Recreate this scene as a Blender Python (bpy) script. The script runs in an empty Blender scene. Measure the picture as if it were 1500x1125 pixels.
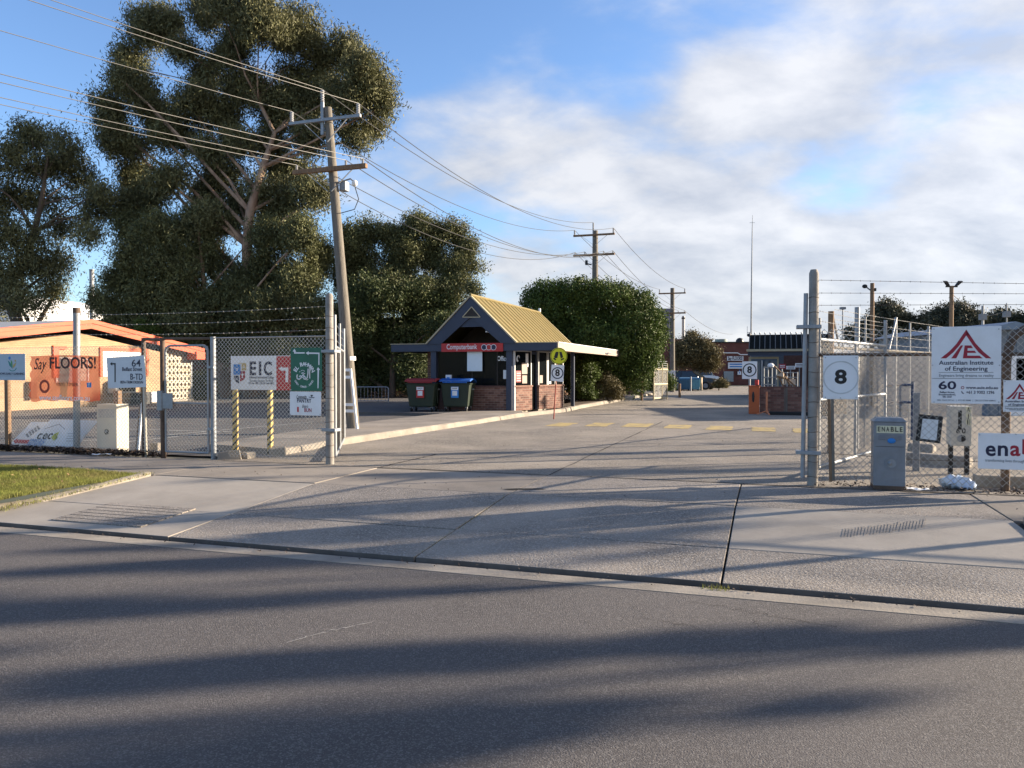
import bpy, math, random
import numpy as np
from mathutils import Vector, Matrix
random.seed(7); RNG = np.random.default_rng(11)
SC = bpy.context.scene
COL = SC.collection
R = math.radians

# ------------------------------------------------------------------ camera
F = 1130.0; EYE = 1.55; PITCH = math.atan(18.5 / F)
cam = bpy.data.cameras.new('camera'); cam.sensor_width = 36; cam.lens = F / 1500 * 36
cam.clip_start = 0.05; cam.clip_end = 3000
camo = bpy.data.objects.new('camera', cam); COL.objects.link(camo)
camo.location = (0, 0, EYE); camo.rotation_euler = (math.pi / 2 - PITCH, 0, 0)
SC.camera = camo

# ------------------------------------------------------------------ sun and sky
SUN_EL = R(15.0); SUN_AZ = R(77.0)          # azimuth clockwise from +Y
sd = Vector((math.sin(SUN_AZ) * math.cos(SUN_EL), math.cos(SUN_AZ) * math.cos(SUN_EL), math.sin(SUN_EL)))
sl = bpy.data.lights.new('sun', 'SUN'); sl.energy = 5.0; sl.angle = R(0.5); sl.color = (1.0, 0.84, 0.65)
so = bpy.data.objects.new('sun', sl); COL.objects.link(so)
so.rotation_euler = sd.to_track_quat('Z', 'Y').to_euler(); so.location = (60, 10, 40)
SC.view_settings.view_transform = 'Standard'; SC.view_settings.look = 'None'
SC.view_settings.gamma = 1; SC.view_settings.use_curve_mapping = False
SC.view_settings.exposure = 1.6

W = bpy.data.worlds.new('World'); SC.world = W; W.use_nodes = True
def world():
    nt = W.node_tree; nt.nodes.clear(); N = nt.nodes.new; L = nt.links.new
    out = N('ShaderNodeOutputWorld'); bg = N('ShaderNodeBackground'); L(bg.outputs[0], out.inputs[0])
    bg.inputs['Strength'].default_value = 0.085
    sky = N('ShaderNodeTexSky'); sky.sky_type = 'NISHITA'; sky.sun_disc = False
    sky.sun_elevation = SUN_EL; sky.sun_rotation = SUN_AZ
    sky.altitude = 50; sky.air_density = 1.0; sky.dust_density = 0.6; sky.ozone_density = 1.6
    tc = N('ShaderNodeTexCoord'); sp = N('ShaderNodeSeparateXYZ'); L(tc.outputs['Generated'], sp.inputs[0])
    def m(op, a, b=None, c=None, clamp=False):
        n = N('ShaderNodeMath'); n.operation = op; n.use_clamp = clamp
        for i, v in enumerate((a, b, c)):
            if v is None: continue
            if isinstance(v, (int, float)): n.inputs[i].default_value = v
            else: L(v, n.inputs[i])
        return n.outputs[0]
    zc = m('MAXIMUM', sp.outputs[2], 0.0)
    den = m('ADD', zc, 0.42)
    cx = m('DIVIDE', sp.outputs[0], den); cy = m('DIVIDE', sp.outputs[1], den)
    cb = N('ShaderNodeCombineXYZ'); L(cx, cb.inputs[0]); L(cy, cb.inputs[1]); cb.inputs[2].default_value = 3.7
    mp = N('ShaderNodeMapping'); L(cb.outputs[0], mp.inputs[0])
    mp.inputs['Location'].default_value = (2.35, 0.4, 0); mp.inputs['Rotation'].default_value = (0, 0, R(28))
    mp.inputs['Scale'].default_value = (0.9, 1.2, 1)
    def noise(scale, det, rough, dist=0.0):
        n = N('ShaderNodeTexNoise'); L(mp.outputs[0], n.inputs['Vector'])
        n.inputs['Scale'].default_value = scale; n.inputs['Detail'].default_value = det
        n.inputs['Roughness'].default_value = rough; n.inputs['Distortion'].default_value = dist
        return n.outputs[0]
    n1 = noise(1.75, 10, 0.52, 0.2); n2 = noise(4.6, 10, 0.56, 0.15)
    # cover grows to the right (towards the sun) and low down
    cov = m('MULTIPLY_ADD', sp.outputs[0], 0.56, 0.05)
    low = m('MULTIPLY_ADD', zc, -0.42, 0.115)
    tot = m('ADD', m('ADD', n1, cov), low)
    tot = m('ADD', tot, m('MULTIPLY_ADD', n2, 0.36, -0.18))
    mr = N('ShaderNodeMapRange'); mr.interpolation_type = 'SMOOTHSTEP'; L(tot, mr.inputs[0])
    mr.inputs[1].default_value = 0.44; mr.inputs[2].default_value = 0.70
    mask = m('MULTIPLY', mr.outputs[0], 0.93)
    shade = N('ShaderNodeMapRange'); L(n2, shade.inputs[0]); shade.inputs[1].default_value = 0.35; shade.inputs[2].default_value = 0.65
    cc = N('ShaderNodeMix'); cc.data_type = 'RGBA'; L(shade.outputs[0], cc.inputs[0])
    cc.inputs[6].default_value = (2.15, 2.3, 2.65, 1); cc.inputs[7].default_value = (3.5, 3.52, 3.65, 1)
    # clouds are brighter on the sun's side
    dp = N('ShaderNodeVectorMath'); dp.operation = 'DOT_PRODUCT'; L(tc.outputs['Generated'], dp.inputs[0]); dp.inputs[1].default_value = tuple(sd)
    fw = m('MULTIPLY_ADD', m('MAXIMUM', dp.outputs['Value'], 0.0), 0.28, 0.90)
    cs = N('ShaderNodeVectorMath'); cs.operation = 'SCALE'; L(cc.outputs[2], cs.inputs[0]); L(fw, cs.inputs['Scale'])
    skm = N('ShaderNodeMix'); skm.data_type = 'RGBA'; skm.blend_type = 'MULTIPLY'; skm.inputs[0].default_value = 1
    L(sky.outputs[0], skm.inputs[6]); skm.inputs[7].default_value = (0.76, 0.89, 1.12, 1)
    mx = N('ShaderNodeMix'); mx.data_type = 'RGBA'; L(mask, mx.inputs[0]); L(skm.outputs[2], mx.inputs[6]); L(cs.outputs[0], mx.inputs[7])
    L(mx.outputs[2], bg.inputs['Color'])
world()

# ------------------------------------------------------------------ frames
ANG = R(18.5); CA, SA = math.cos(ANG), math.sin(ANG)      # site: u along the street, v into the site
def S(u, v, z=0.0): return Vector((u * CA + v * SA, -u * SA + v * CA, z))
def UV(x, y): return (x * CA - y * SA, x * SA + y * CA)
def ray(px, py):
    x = (px - 750) / F; y = (562.5 - py) / F
    return Vector((x, math.cos(PITCH) + y * math.sin(PITCH), -math.sin(PITCH) + y * math.cos(PITCH)))
def G(px, py, z=0.0):                                     # point of the level z seen there
    d = ray(px, py); t = (z - EYE) / d.z
    return Vector((d.x * t, d.y * t, z))
def atY(px, py, Y):
    d = ray(px, py); t = Y / d.y
    return Vector((d.x * t, Y, EYE + d.z * t))
def onV(px, py, v0):                                      # (u, z) on the upright plane v = v0
    d = ray(px, py); t = v0 / (d.x * SA + d.y * CA)
    return (d.x * t * CA - d.y * t * SA, EYE + d.z * t)

# ------------------------------------------------------------------ materials
MATS = {}
def mat(name, col, rough=0.7, metal=0.0, var=0.12, scale=6.0, bump=0.0, bscale=40.0, dirt=None, dscale=2.0, damt=0.5, spec=0.4,
        speck=None, speck_scale=140, coord='Object', trans=0.0, island=0.0, stretch=None):
    if name in MATS: return MATS[name]
    m = bpy.data.materials.new(name); m.use_nodes = True; MATS[name] = m
    nt = m.node_tree; N = nt.nodes.new; L = nt.links.new; b = nt.nodes['Principled BSDF']
    b.inputs['Roughness'].default_value = rough; b.inputs['Metallic'].default_value = metal
    b.inputs['Specular IOR Level'].default_value = spec
    tc = N('ShaderNodeTexCoord')
    if coord == 'World': vec = N('ShaderNodeNewGeometry').outputs['Position']
    else: vec = tc.outputs['Object']
    if stretch:
        mp = N('ShaderNodeMapping'); L(vec, mp.inputs[0]); mp.inputs['Scale'].default_value = stretch; vec = mp.outputs[0]
    def noise(s, d=5, r=0.6):
        n = N('ShaderNodeTexNoise'); L(vec, n.inputs['Vector']); n.inputs['Scale'].default_value = s
        n.inputs['Detail'].default_value = d; n.inputs['Roughness'].default_value = r; return n.outputs[0]
    def mixc(f, a, c2, mode='MIX'):
        n = N('ShaderNodeMix'); n.data_type = 'RGBA'; n.blend_type = mode
        for i, v in ((0, f), (6, a), (7, c2)):
            if isinstance(v, (int, float)): n.inputs[i].default_value = v
            elif isinstance(v, tuple): n.inputs[i].default_value = (*v[:3], 1)
            else: L(v, n.inputs[i])
        return n.outputs[2]
    def ramp(v, a, c2):
        n = N('ShaderNodeMapRange'); L(v, n.inputs[0]); n.inputs[1].default_value = a; n.inputs[2].default_value = c2; return n.outputs[0]
    lo = tuple(c * (1 - var) for c in col); hi = tuple(min(1, c * (1 + var)) for c in col)
    c = mixc(ramp(noise(scale), 0.3, 0.7), lo, hi)
    if island:
        g = N('ShaderNodeNewGeometry'); hs = N('ShaderNodeHueSaturation')
        r1 = N('ShaderNodeMapRange'); L(g.outputs['Random Per Island'], r1.inputs[0]); r1.inputs[3].default_value = 1 - island; r1.inputs[4].default_value = 1 + island
        L(r1.outputs[0], hs.inputs['Value']); L(c, hs.inputs['Color']); c = hs.outputs[0]
    if dirt: c = mixc(mul(nt, ramp(noise(dscale, 6, 0.65), 0.45, 0.72), damt), c, dirt)
    if speck:
        v = N('ShaderNodeTexVoronoi'); L(vec, v.inputs['Vector']); v.inputs['Scale'].default_value = speck_scale
        sp = N('ShaderNodeSeparateXYZ'); L(v.outputs['Color'], sp.inputs[0])
        c = mixc(ramp(sp.outputs[0], 0.55, 0.95), c, speck)
    L(c, b.inputs['Base Color'])
    if bump:
        bp = N('ShaderNodeBump'); bp.inputs['Strength'].default_value = bump; bp.inputs['Distance'].default_value = 0.02
        L(noise(bscale, 4, 0.6), bp.inputs['Height']); L(bp.outputs[0], b.inputs['Normal'])
    if trans:
        b.inputs['Transmission Weight'].default_value = 0.0
        tr = N('ShaderNodeBsdfTranslucent'); L(c, tr.inputs[0]); ms = N('ShaderNodeMixShader'); ms.inputs[0].default_value = trans
        L(b.outputs[0], ms.inputs[1]); L(tr.outputs[0], ms.inputs[2]); L(ms.outputs[0], nt.nodes['Material Output'].inputs[0])
    return m
def mul(nt, a, k):
    n = nt.nodes.new('ShaderNodeMath'); n.operation = 'MULTIPLY'; nt.links.new(a, n.inputs[0]); n.inputs[1].default_value = k; return n.outputs[0]
def glass(name, tint=(0.008, 0.010, 0.011), alpha=0.55):
    if name in MATS: return MATS[name]
    m = bpy.data.materials.new(name); m.use_nodes = True; MATS[name] = m
    nt = m.node_tree; N = nt.nodes.new; L = nt.links.new; b = nt.nodes['Principled BSDF']
    b.inputs['Base Color'].default_value = (*tint, 1); b.inputs['Roughness'].default_value = 0.05; b.inputs['Specular IOR Level'].default_value = 0.07
    tr = N('ShaderNodeBsdfTransparent'); ms = N('ShaderNodeMixShader'); ms.inputs[0].default_value = 1 - alpha
    L(b.outputs[0], ms.inputs[1]); L(tr.outputs[0], ms.inputs[2]); L(ms.outputs[0], nt.nodes['Material Output'].inputs[0])
    return m

M_asph = mat('asphalt', (0.092, 0.084, 0.083), 0.82, var=0.2, scale=0.9, bump=0.9, bscale=110, speck=(0.165, 0.155, 0.15), speck_scale=120, coord='World', dirt=(0.062, 0.058, 0.058), dscale=0.45, damt=0.5)
M_drive = mat('worn_asphalt', (0.225, 0.195, 0.160), 0.88, var=0.3, scale=0.6, bump=1.0, bscale=60, speck=(0.34, 0.31, 0.27), speck_scale=70, coord='World', dirt=(0.105, 0.094, 0.083), dscale=0.4, damt=0.95)
M_park = mat('car_park_asphalt', (0.085, 0.080, 0.076), 0.88, var=0.18, scale=0.7, bump=0.5, bscale=70, speck=(0.14, 0.13, 0.125), speck_scale=90, coord='World')
M_conc = mat('smooth_concrete', (0.335, 0.30, 0.255), 0.85, var=0.14, scale=1.1, bump=0.15, bscale=60, dirt=(0.20, 0.18, 0.155), dscale=0.9, damt=0.6, coord='World')
M_agg = mat('exposed_aggregate', (0.235, 0.207, 0.178), 0.9, var=0.28, scale=0.9, bump=0.8, bscale=50, speck=(0.34, 0.31, 0.275), speck_scale=75, coord='World', dirt=(0.125, 0.112, 0.10), dscale=0.6, damt=0.85)
M_path = mat('footpath_concrete', (0.26, 0.228, 0.192), 0.88, var=0.18, scale=0.8, bump=0.3, bscale=60, dirt=(0.13, 0.115, 0.10), dscale=0.7, damt=0.7, coord='World')
M_kerb = mat('kerb_concrete', (0.27, 0.24, 0.20), 0.88, var=0.25, scale=2.0, bump=0.4, bscale=40, dirt=(0.16, 0.14, 0.12), dscale=1.5, damt=0.7, coord='World')
M_joint = mat('dark_joint', (0.018, 0.016, 0.015), 0.95, coord='World')
M_soil = mat('soil', (0.085, 0.062, 0.045), 0.95, var=0.35, scale=3, bump=0.9, bscale=30, coord='World')
M_land = mat('land', (0.11, 0.105, 0.085), 0.95, var=0.3, scale=0.2, coord='World')
M_turf = mat('turf_soil', (0.085, 0.078, 0.032), 0.95, var=0.4, scale=4, bump=0.6, bscale=40, coord='World')
M_grass = mat('grass_blade', (0.20, 0.215, 0.045), 0.7, var=0.35, scale=1.6, island=0.55, dirt=(0.27, 0.21, 0.09), dscale=1.1, damt=0.7, coord='World', trans=0.35)
M_yellow_line = mat('road_yellow', (0.43, 0.32, 0.12), 0.8, var=0.25, scale=6, dirt=(0.20, 0.175, 0.145), dscale=3.5, damt=1.0, coord='World')
M_white_line = mat('road_white', (0.42, 0.41, 0.38), 0.8, dirt=(0.12, 0.11, 0.10), dscale=3, damt=0.8, coord='World')
M_galv = mat('galvanised_steel', (0.27, 0.285, 0.30), 0.55, 0.4, var=0.15, scale=8)
M_wire = mat('galvanised_wire', (0.36, 0.35, 0.33), 0.5, 0.4, var=0.15, scale=3)
M_wire_l = mat('sunlit_galvanised_wire', (0.58, 0.53, 0.45), 0.5, 0.3, var=0.15, scale=3)  # lighter, warmer copy of the wire: sunlight on the left mesh put into colour
M_wire_d = mat('dull_wire', (0.20, 0.19, 0.175), 0.6, 0.3, var=0.3, scale=3)
M_rust = mat('rusty_pipe', (0.11, 0.078, 0.058), 0.8, 0.2, var=0.4, scale=10, dirt=(0.16, 0.08, 0.04), dscale=9)
M_cpost = mat('post_concrete', (0.27, 0.25, 0.225), 0.88, var=0.2, scale=5, bump=0.4, bscale=50, dirt=(0.15, 0.14, 0.12), dscale=6, damt=0.6)
M_timber = mat('weathered_timber', (0.165, 0.148, 0.125), 0.88, var=0.35, scale=5, bump=0.7, bscale=14, stretch=(7, 7, 0.5), dirt=(0.11, 0.10, 0.075), dscale=1.5)
M_brown_timber = mat('brown_timber', (0.21, 0.13, 0.075), 0.85, var=0.3, scale=6, bump=0.4, bscale=18, stretch=(6, 6, 0.6))
M_white = mat('white_paint', (0.78, 0.78, 0.77), 0.55, var=0.05, scale=3)
M_signw = mat('sign_white', (0.72, 0.74, 0.76), 0.4, var=0.04, scale=2, dirt=(0.55, 0.55, 0.53), dscale=3, damt=0.4)
M_navy_ink = mat('navy_ink', (0.015, 0.018, 0.05), 0.5, var=0.05)
M_black = mat('black_paint', (0.012, 0.012, 0.013), 0.5, var=0.1)
M_grey_ink = mat('grey_ink', (0.16, 0.17, 0.19), 0.5, var=0.05)
M_red = mat('red_sign', (0.42, 0.022, 0.022), 0.45, var=0.08)
M_maroon = mat('maroon_ink', (0.30, 0.015, 0.035), 0.45, var=0.08)
M_green_sign = mat('green_sign', (0.012, 0.105, 0.062), 0.4, var=0.25, scale=2)
M_blue_ink = mat('blue_ink', (0.02, 0.18, 0.50), 0.45, var=0.05)
M_gold_ink = mat('gold_ink', (0.45, 0.33, 0.12), 0.45, var=0.05)
M_teal_ink = mat('teal_ink', (0.02, 0.20, 0.19), 0.45, var=0.05)
M_lime_ink = mat('lime_ink', (0.42, 0.46, 0.03), 0.45, var=0.1)
M_navy = mat('navy_paint', (0.032, 0.042, 0.072), 0.55, var=0.12, scale=2)
M_gold_roof = mat('gold_roof', (0.165, 0.128, 0.042), 0.6, var=0.10, scale=1.5, dirt=(0.22, 0.15, 0.05), dscale=2, damt=0.5)
M_tan = mat('tan_trim', (0.42, 0.36, 0.24), 0.6, var=0.1)
M_cream = mat('cream_fascia', (0.31, 0.25, 0.205), 0.6, var=0.08, dirt=(0.4, 0.32, 0.26), dscale=3, damt=0.4)
M_brick = mat('red_brown_brick', (0.17, 0.085, 0.065), 0.9, var=0.2, scale=7, bump=0.4, bscale=60)
M_brick2 = mat('dark_brown_brick', (0.125, 0.065, 0.052), 0.9, var=0.22, scale=7, bump=0.4, bscale=60)
M_brick3 = mat('pinkish_brick', (0.22, 0.125, 0.095), 0.9, var=0.2, scale=7, bump=0.4, bscale=60)
M_mortar = mat('mortar', (0.30, 0.25, 0.21), 0.95, var=0.2, scale=12)
M_dkmortar = mat('dark_mortar', (0.15, 0.12, 0.10), 0.95, var=0.2, scale=12)
M_glass = glass('window_glass', alpha=0.80)
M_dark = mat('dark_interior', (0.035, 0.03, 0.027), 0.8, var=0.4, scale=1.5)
M_alum = mat('window_frame', (0.40, 0.40, 0.39), 0.5, 0.3, var=0.08)
M_orange = mat('coral_paint', (0.54, 0.098, 0.042), 0.6, var=0.08, scale=2)
M_rubber = mat('rubber', (0.015, 0.015, 0.016), 0.8)
M_slab = mat('bin_green', (0.018, 0.030, 0.018), 0.5, var=0.2, scale=2)
M_bark = mat('gum_bark', (0.34, 0.235, 0.165), 0.9, var=0.35, scale=2.5, bump=0.6, bscale=8, dirt=(0.16, 0.08, 0.05), dscale=1.1, damt=0.8, stretch=(1, 1, 0.4))
M_bark2 = mat('dark_bark', (0.10, 0.075, 0.055), 0.95, var=0.35, scale=4, bump=0.7, bscale=12, stretch=(1, 1, 0.3))
M_cable = mat('cable', (0.05, 0.05, 0.05), 0.6)
M_alcable = mat('aluminium_cable', (0.17, 0.165, 0.155), 0.5, 0.4)

# ------------------------------------------------------------------ mesh builder
class MB:
    def __init__(s): s.v = []; s.f = []
    def add(s, vs, fs):
        o = len(s.v); s.v.extend([tuple(p) for p in vs]); s.f.extend([tuple(i + o for i in f) for f in fs]); return s
    def box(s, x0, x1, y0, y1, z0, z1):
        vs = [(x0, y0, z0), (x1, y0, z0), (x1, y1, z0), (x0, y1, z0), (x0, y0, z1), (x1, y0, z1), (x1, y1, z1), (x0, y1, z1)]
        return s.add(vs, [(0, 3, 2, 1), (4, 5, 6, 7), (0, 1, 5, 4), (1, 2, 6, 5), (2, 3, 7, 6), (3, 0, 4, 7)])
    def hexa(s, b, t):                                     # four bottom and four top corners, same turning sense
        return s.add(list(b) + list(t), [(0, 3, 2, 1), (4, 5, 6, 7), (0, 1, 5, 4), (1, 2, 6, 5), (2, 3, 7, 6), (3, 0, 4, 7)])
    def bar(s, p, q, w, h, up=(0, 0, 1)):
        p, q = Vector(p), Vector(q); d = (q - p).normalized(); u = Vector(up)
        if abs(d.dot(u)) > 0.98: u = Vector((0, 1, 0))
        x = d.cross(u).normalized(); y = x.cross(d).normalized()
        c = lambda P: [P - x * w / 2 - y * h / 2, P + x * w / 2 - y * h / 2, P + x * w / 2 + y * h / 2, P - x * w / 2 + y * h / 2]
        return s.add(c(p) + c(q), [(3, 2, 1, 0), (4, 5, 6, 7), (0, 1, 5, 4), (1, 2, 6, 5), (2, 3, 7, 6), (3, 0, 4, 7)])
    def tube(s, pts, r, n=8, caps=True):
        pts = [Vector(p) for p in pts]; m = len(pts); rs = r if isinstance(r, (list, tuple)) else [r] * m
        vs = []; prev = None
        for i, p in enumerate(pts):
            d = (pts[min(i + 1, m - 1)] - pts[max(i - 1, 0)]).normalized()
            if prev is None:
                u = Vector((0, 0, 1)) if abs(d.z) < 0.9 else Vector((1, 0, 0)); x = d.cross(u).normalized()
            else:
                x = (prev - d * prev.dot(d)).normalized()
            prev = x; y = d.cross(x)
            for k in range(n):
                a = 2 * math.pi * k / n; vs.append(p + (x * math.cos(a) + y * math.sin(a)) * rs[i])
        fs = [(i * n + k, i * n + (k + 1) % n, (i + 1) * n + (k + 1) % n, (i + 1) * n + k) for i in range(m - 1) for k in range(n)]
        if caps: fs += [tuple(reversed(range(n))), tuple((m - 1) * n + k for k in range(n))]
        return s.add(vs, fs)
    def cyl(s, c, r, h, n=16, axis='z'):
        c = Vector(c); d = {'x': Vector((1, 0, 0)), 'y': Vector((0, 1, 0)), 'z': Vector((0, 0, 1))}[axis]
        return s.tube([c - d * h / 2, c + d * h / 2], r, n)
    def prism(s, poly, y0, y1):                            # polygon in x,z pushed along y
        n = len(poly)
        vs = [(x, y0, z) for x, z in poly] + [(x, y1, z) for x, z in poly]
        fs = [tuple(range(n)), tuple(reversed(range(n, 2 * n)))] + [(i + n, (i + 1) % n + n, (i + 1) % n, i) for i in range(n)]
        return s.add(vs, fs)
    def slab(s, poly, z0, z1):                             # polygon in x,y pushed along z
        n = len(poly)
        vs = [(x, y, z0) for x, y in poly] + [(x, y, z1) for x, y in poly]
        return s.add(vs, [tuple(reversed(range(n))), tuple(range(n, 2 * n))] + [(i, (i + 1) % n, (i + 1) % n + n, i + n) for i in range(n)])
    def ell(s, c, r, n=12, m=8):
        c = Vector(c); vs = []; fs = []
        for i in range(m + 1):
            t = math.pi * i / m
            for k in range(n):
                a = 2 * math.pi * k / n
                vs.append((c.x + r[0] * math.sin(t) * math.cos(a), c.y + r[1] * math.sin(t) * math.sin(a), c.z + r[2] * math.cos(t)))
        for i in range(m):
            for k in range(n): fs.append((i * n + k, (i + 1) * n + k, (i + 1) * n + (k + 1) % n, i * n + (k + 1) % n))
        return s.add(vs, fs)
    def ring(s, c, r0, r1, y, n=32, th=0.002):             # flat ring facing -y
        for k in range(n):
            a, b = 2 * math.pi * k / n, 2 * math.pi * (k + 1) / n
            P = [(c[0] + rr * math.cos(t), c[1] + rr * math.sin(t)) for rr, t in ((r0, a), (r1, a), (r1, b), (r0, b))]
            s.prism(P, y - th, y)
        return s
    def disc(s, c, r, y, n=32, th=0.002): return s.prism([(c[0] + r * math.cos(2 * math.pi * k / n), c[1] + r * math.sin(2 * math.pi * k / n)) for k in range(n)], y - th, y)
    def build(s, name, m, parent=None, smooth=False, bevel=0.0, kind=None):
        me = bpy.data.meshes.new(name); me.from_pydata(s.v, [], s.f); me.validate(); me.materials.append(m)
        if smooth:
            me.polygons.foreach_set('use_smooth', [True] * len(me.polygons))
            try: me.set_sharp_from_angle(angle=R(40))
            except Exception: pass
        o = bpy.data.objects.new(name, me); COL.objects.link(o)
        if parent: o.parent = parent
        if bevel:
            bm = o.modifiers.new('bevel', 'BEVEL'); bm.width = bevel; bm.segments = 2; bm.limit_method = 'ANGLE'
        if kind: o['kind'] = kind
        return o
def tag(o, label=None, cat=None, group=None, kind=None):
    if label: o['label'] = label
    if cat: o['category'] = cat
    if group: o['group'] = group
    if kind: o['kind'] = kind
    return o
def thing(name, label, cat, loc, rz=-ANG, group=None):
    o = bpy.data.objects.new(name, None); COL.objects.link(o); o.empty_display_size = 0.2
    o.location = loc; o.rotation_euler = (0, 0, rz); return tag(o, label, cat, group)
def copy_tree(o, parent=None):
    c = o.copy(); COL.objects.link(c); c.parent = parent
    for ch in list(o.children): copy_tree(ch, c)
    return c
def npmesh(name, V, Fc, m, parent=None, kind=None):
    me = bpy.data.meshes.new(name); nv, nf, k = len(V), len(Fc), Fc.shape[1]
    me.vertices.add(nv); me.vertices.foreach_set('co', V.astype(np.float32).ravel())
    me.loops.add(nf * k); me.loops.foreach_set('vertex_index', Fc.astype(np.int32).ravel())
    me.polygons.add(nf); me.polygons.foreach_set('loop_start', np.arange(0, nf * k, k, dtype=np.int32))
    me.polygons.foreach_set('loop_total', np.full(nf, k, dtype=np.int32)); me.update(calc_edges=True)
    me.materials.append(m); o = bpy.data.objects.new(name, me); COL.objects.link(o)
    if parent: o.parent = parent
    if kind: o['kind'] = kind
    return o

# lettering: built-in font turned to a mesh standing in local x,z and facing -y
def text(s, size, x, z, y, m, parent, align='CENTER', bold=0.0, width=None, name='lettering', rot=0.0, shear=0.0, th=0.0012, spacing=1.0):
    cu = bpy.data.curves.new('letters', 'FONT'); cu.body = s; cu.size = size; cu.align_x = align; cu.align_y = 'CENTER'
    cu.offset = bold * size; cu.extrude = th; cu.resolution_u = 3; cu.shear = shear; cu.space_character = spacing
    o = bpy.data.objects.new('letters', cu); COL.objects.link(o)
    dg = bpy.context.evaluated_depsgraph_get(); me = bpy.data.meshes.new_from_object(o.evaluated_get(dg))
    bpy.data.objects.remove(o); bpy.data.curves.remove(cu)
    n = len(me.vertices)
    if n == 0: return None
    co = np.empty(n * 3, dtype=np.float32); me.vertices.foreach_get('co', co); co = co.reshape(-1, 3)
    if width:
        w = co[:, 0].max() - co[:, 0].min(); co[:, 0] *= width / w
    c, sn = math.cos(rot), math.sin(rot)
    X = co[:, 0] * c - co[:, 1] * sn; Z = co[:, 0] * sn + co[:, 1] * c
    out = np.stack([X + x, -co[:, 2] + y, Z + z], axis=1)
    me.vertices.foreach_set('co', out.astype(np.float32).ravel()); me.update()
    me.materials.clear(); me.materials.append(m); me.name = name
    t = bpy.data.objects.new(name, me); COL.objects.link(t); t.parent = parent
    return t
def arc_text(s, size, cx, cz, r, a0, a1, y, m, parent, bold=0.0, inward=False):
    n = len(s)
    for i, ch in enumerate(s):
        if ch == ' ': continue
        a = a0 + (a1 - a0) * (i / (n - 1)); t = R(a)
        text(ch, size, cx + r * math.cos(t), cz + r * math.sin(t), y, m, parent, bold=bold, rot=(t - math.pi / 2) if not inward else (t + math.pi / 2), name='letter')
def poly(pts, y, m, parent, name, th=0.002): return MB().prism(pts, y - th, y).build(name, m, parent)

def chain_link(mb, x0, x1, z0, z1, y=0.0, pitch=0.075, r=0.0022):
    for sgn in (1, -1):
        step = pitch; off = r * 1.0 * sgn
        lo = min(x0 - sgn * z1, x0 - sgn * z0); hi = max(x1 - sgn * z0, x1 - sgn * z1)
        k = math.ceil(lo / step)
        while k * step < hi:
            c = k * step; k += 1                            # x = c + sgn*z
            za, zb = z0, z1
            xa, xb = c + sgn * za, c + sgn * zb
            zs = sorted([(x0 - c) * sgn, (x1 - c) * sgn]); za, zb = max(za, zs[0]), min(zb, zs[1])
            if zb - za < 0.01: continue
            p = Vector((c + sgn * za, y + off, za)); q = Vector((c + sgn * zb, y + off, zb))
            w = Vector((1, 0, -sgn)).normalized() * r
            t = Vector((0, 1, 0)) * r
            vs = [p - w - t * 0.6, p + w - t * 0.6, p + t, q - w - t * 0.6, q + w - t * 0.6, q + t]
            mb.add(vs, [(0, 1, 4, 3), (1, 2, 5, 4), (2, 0, 3, 5)])
    return mb
def barbed(mb, p, q, sag=0.02, r=0.0028, step=0.12, seed=0):
    p, q = Vector(p), Vector(q); L = (q - p).length; rd = random.Random(seed); n = 10
    pt = lambda t: p.lerp(q, t) - Vector((0, 0, sag * 4 * t * (1 - t)))
    mb.tube([pt(i / n) for i in range(n + 1)], r, 4, False)
    k = 0.05
    while k < L:
        c = pt(k / L); a = rd.uniform(0, 3.14)
        for t in (a, a + 1.57):
            d = Vector((0.25 * math.cos(t), 0.6 * math.cos(t), math.sin(t))).normalized() * 0.012
            mb.tube([c - d, c + d], r * 0.6, 3, False)
        k += step
    return mb
# ================================================================== THE GROUND
def sheet(name, pts_uv, z, m, kind='structure'):
    mb = MB(); mb.add([S(u, v, z) for u, v in pts_uv], [tuple(range(len(pts_uv)))])
    return mb.build(name, m, kind=kind)
sheet('ground', [(-900, 9.2), (900, 9.2), (900, 1500), (-900, 1500)], -0.04, M_land)
sheet('road', [(-300, -60), (300, -60), (300, 6.17), (-300, 6.17)], -0.2, M_asph)
# kerb channel: dished gutter with a small lip along the crossover
VL, UL, UR = 6.47, -8.75, 2.4
mb = MB()
prof = [(6.155, -0.196), (6.30, -0.203), (6.425, -0.209), (6.43, -0.26), (6.155, -0.26)]
def extr(mb, prof, us, dz=lambda u, k: 0.0):
    n = len(prof); base = len(mb.v)
    for u in us:
        for k, (v, z) in enumerate(prof): mb.v.append(tuple(S(u, v, z + dz(u, k))))
    for i in range(len(us) - 1):
        for k in range(n): mb.f.append((base + i * n + k, base + (i + 1) * n + k, base + (i + 1) * n + (k + 1) % n, base + i * n + (k + 1) % n))
extr(mb, prof, [UL - 0.6 + i * 0.5 for i in range(24)] + [UR + 0.5])
mb.build('kerb_channel', M_kerb, kind='structure')
mb = MB(); hp = [(6.155, -0.196), (6.35, -0.205), (6.39, -0.06), (6.42, -0.05), (6.56, -0.05), (6.56, -0.26), (6.155, -0.26)]
extr(mb, hp, [-120, UL - 0.65]); extr(mb, hp, [UR + 0.55, 120]); mb.build('street_kerb', M_kerb, kind='structure')

M_lip = mat('shaded_kerb_lip', (0.10, 0.09, 0.082), 0.9, var=0.3, scale=3, coord='World')  # shadow line above the gutter, painted as a dark slab front face
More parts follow.
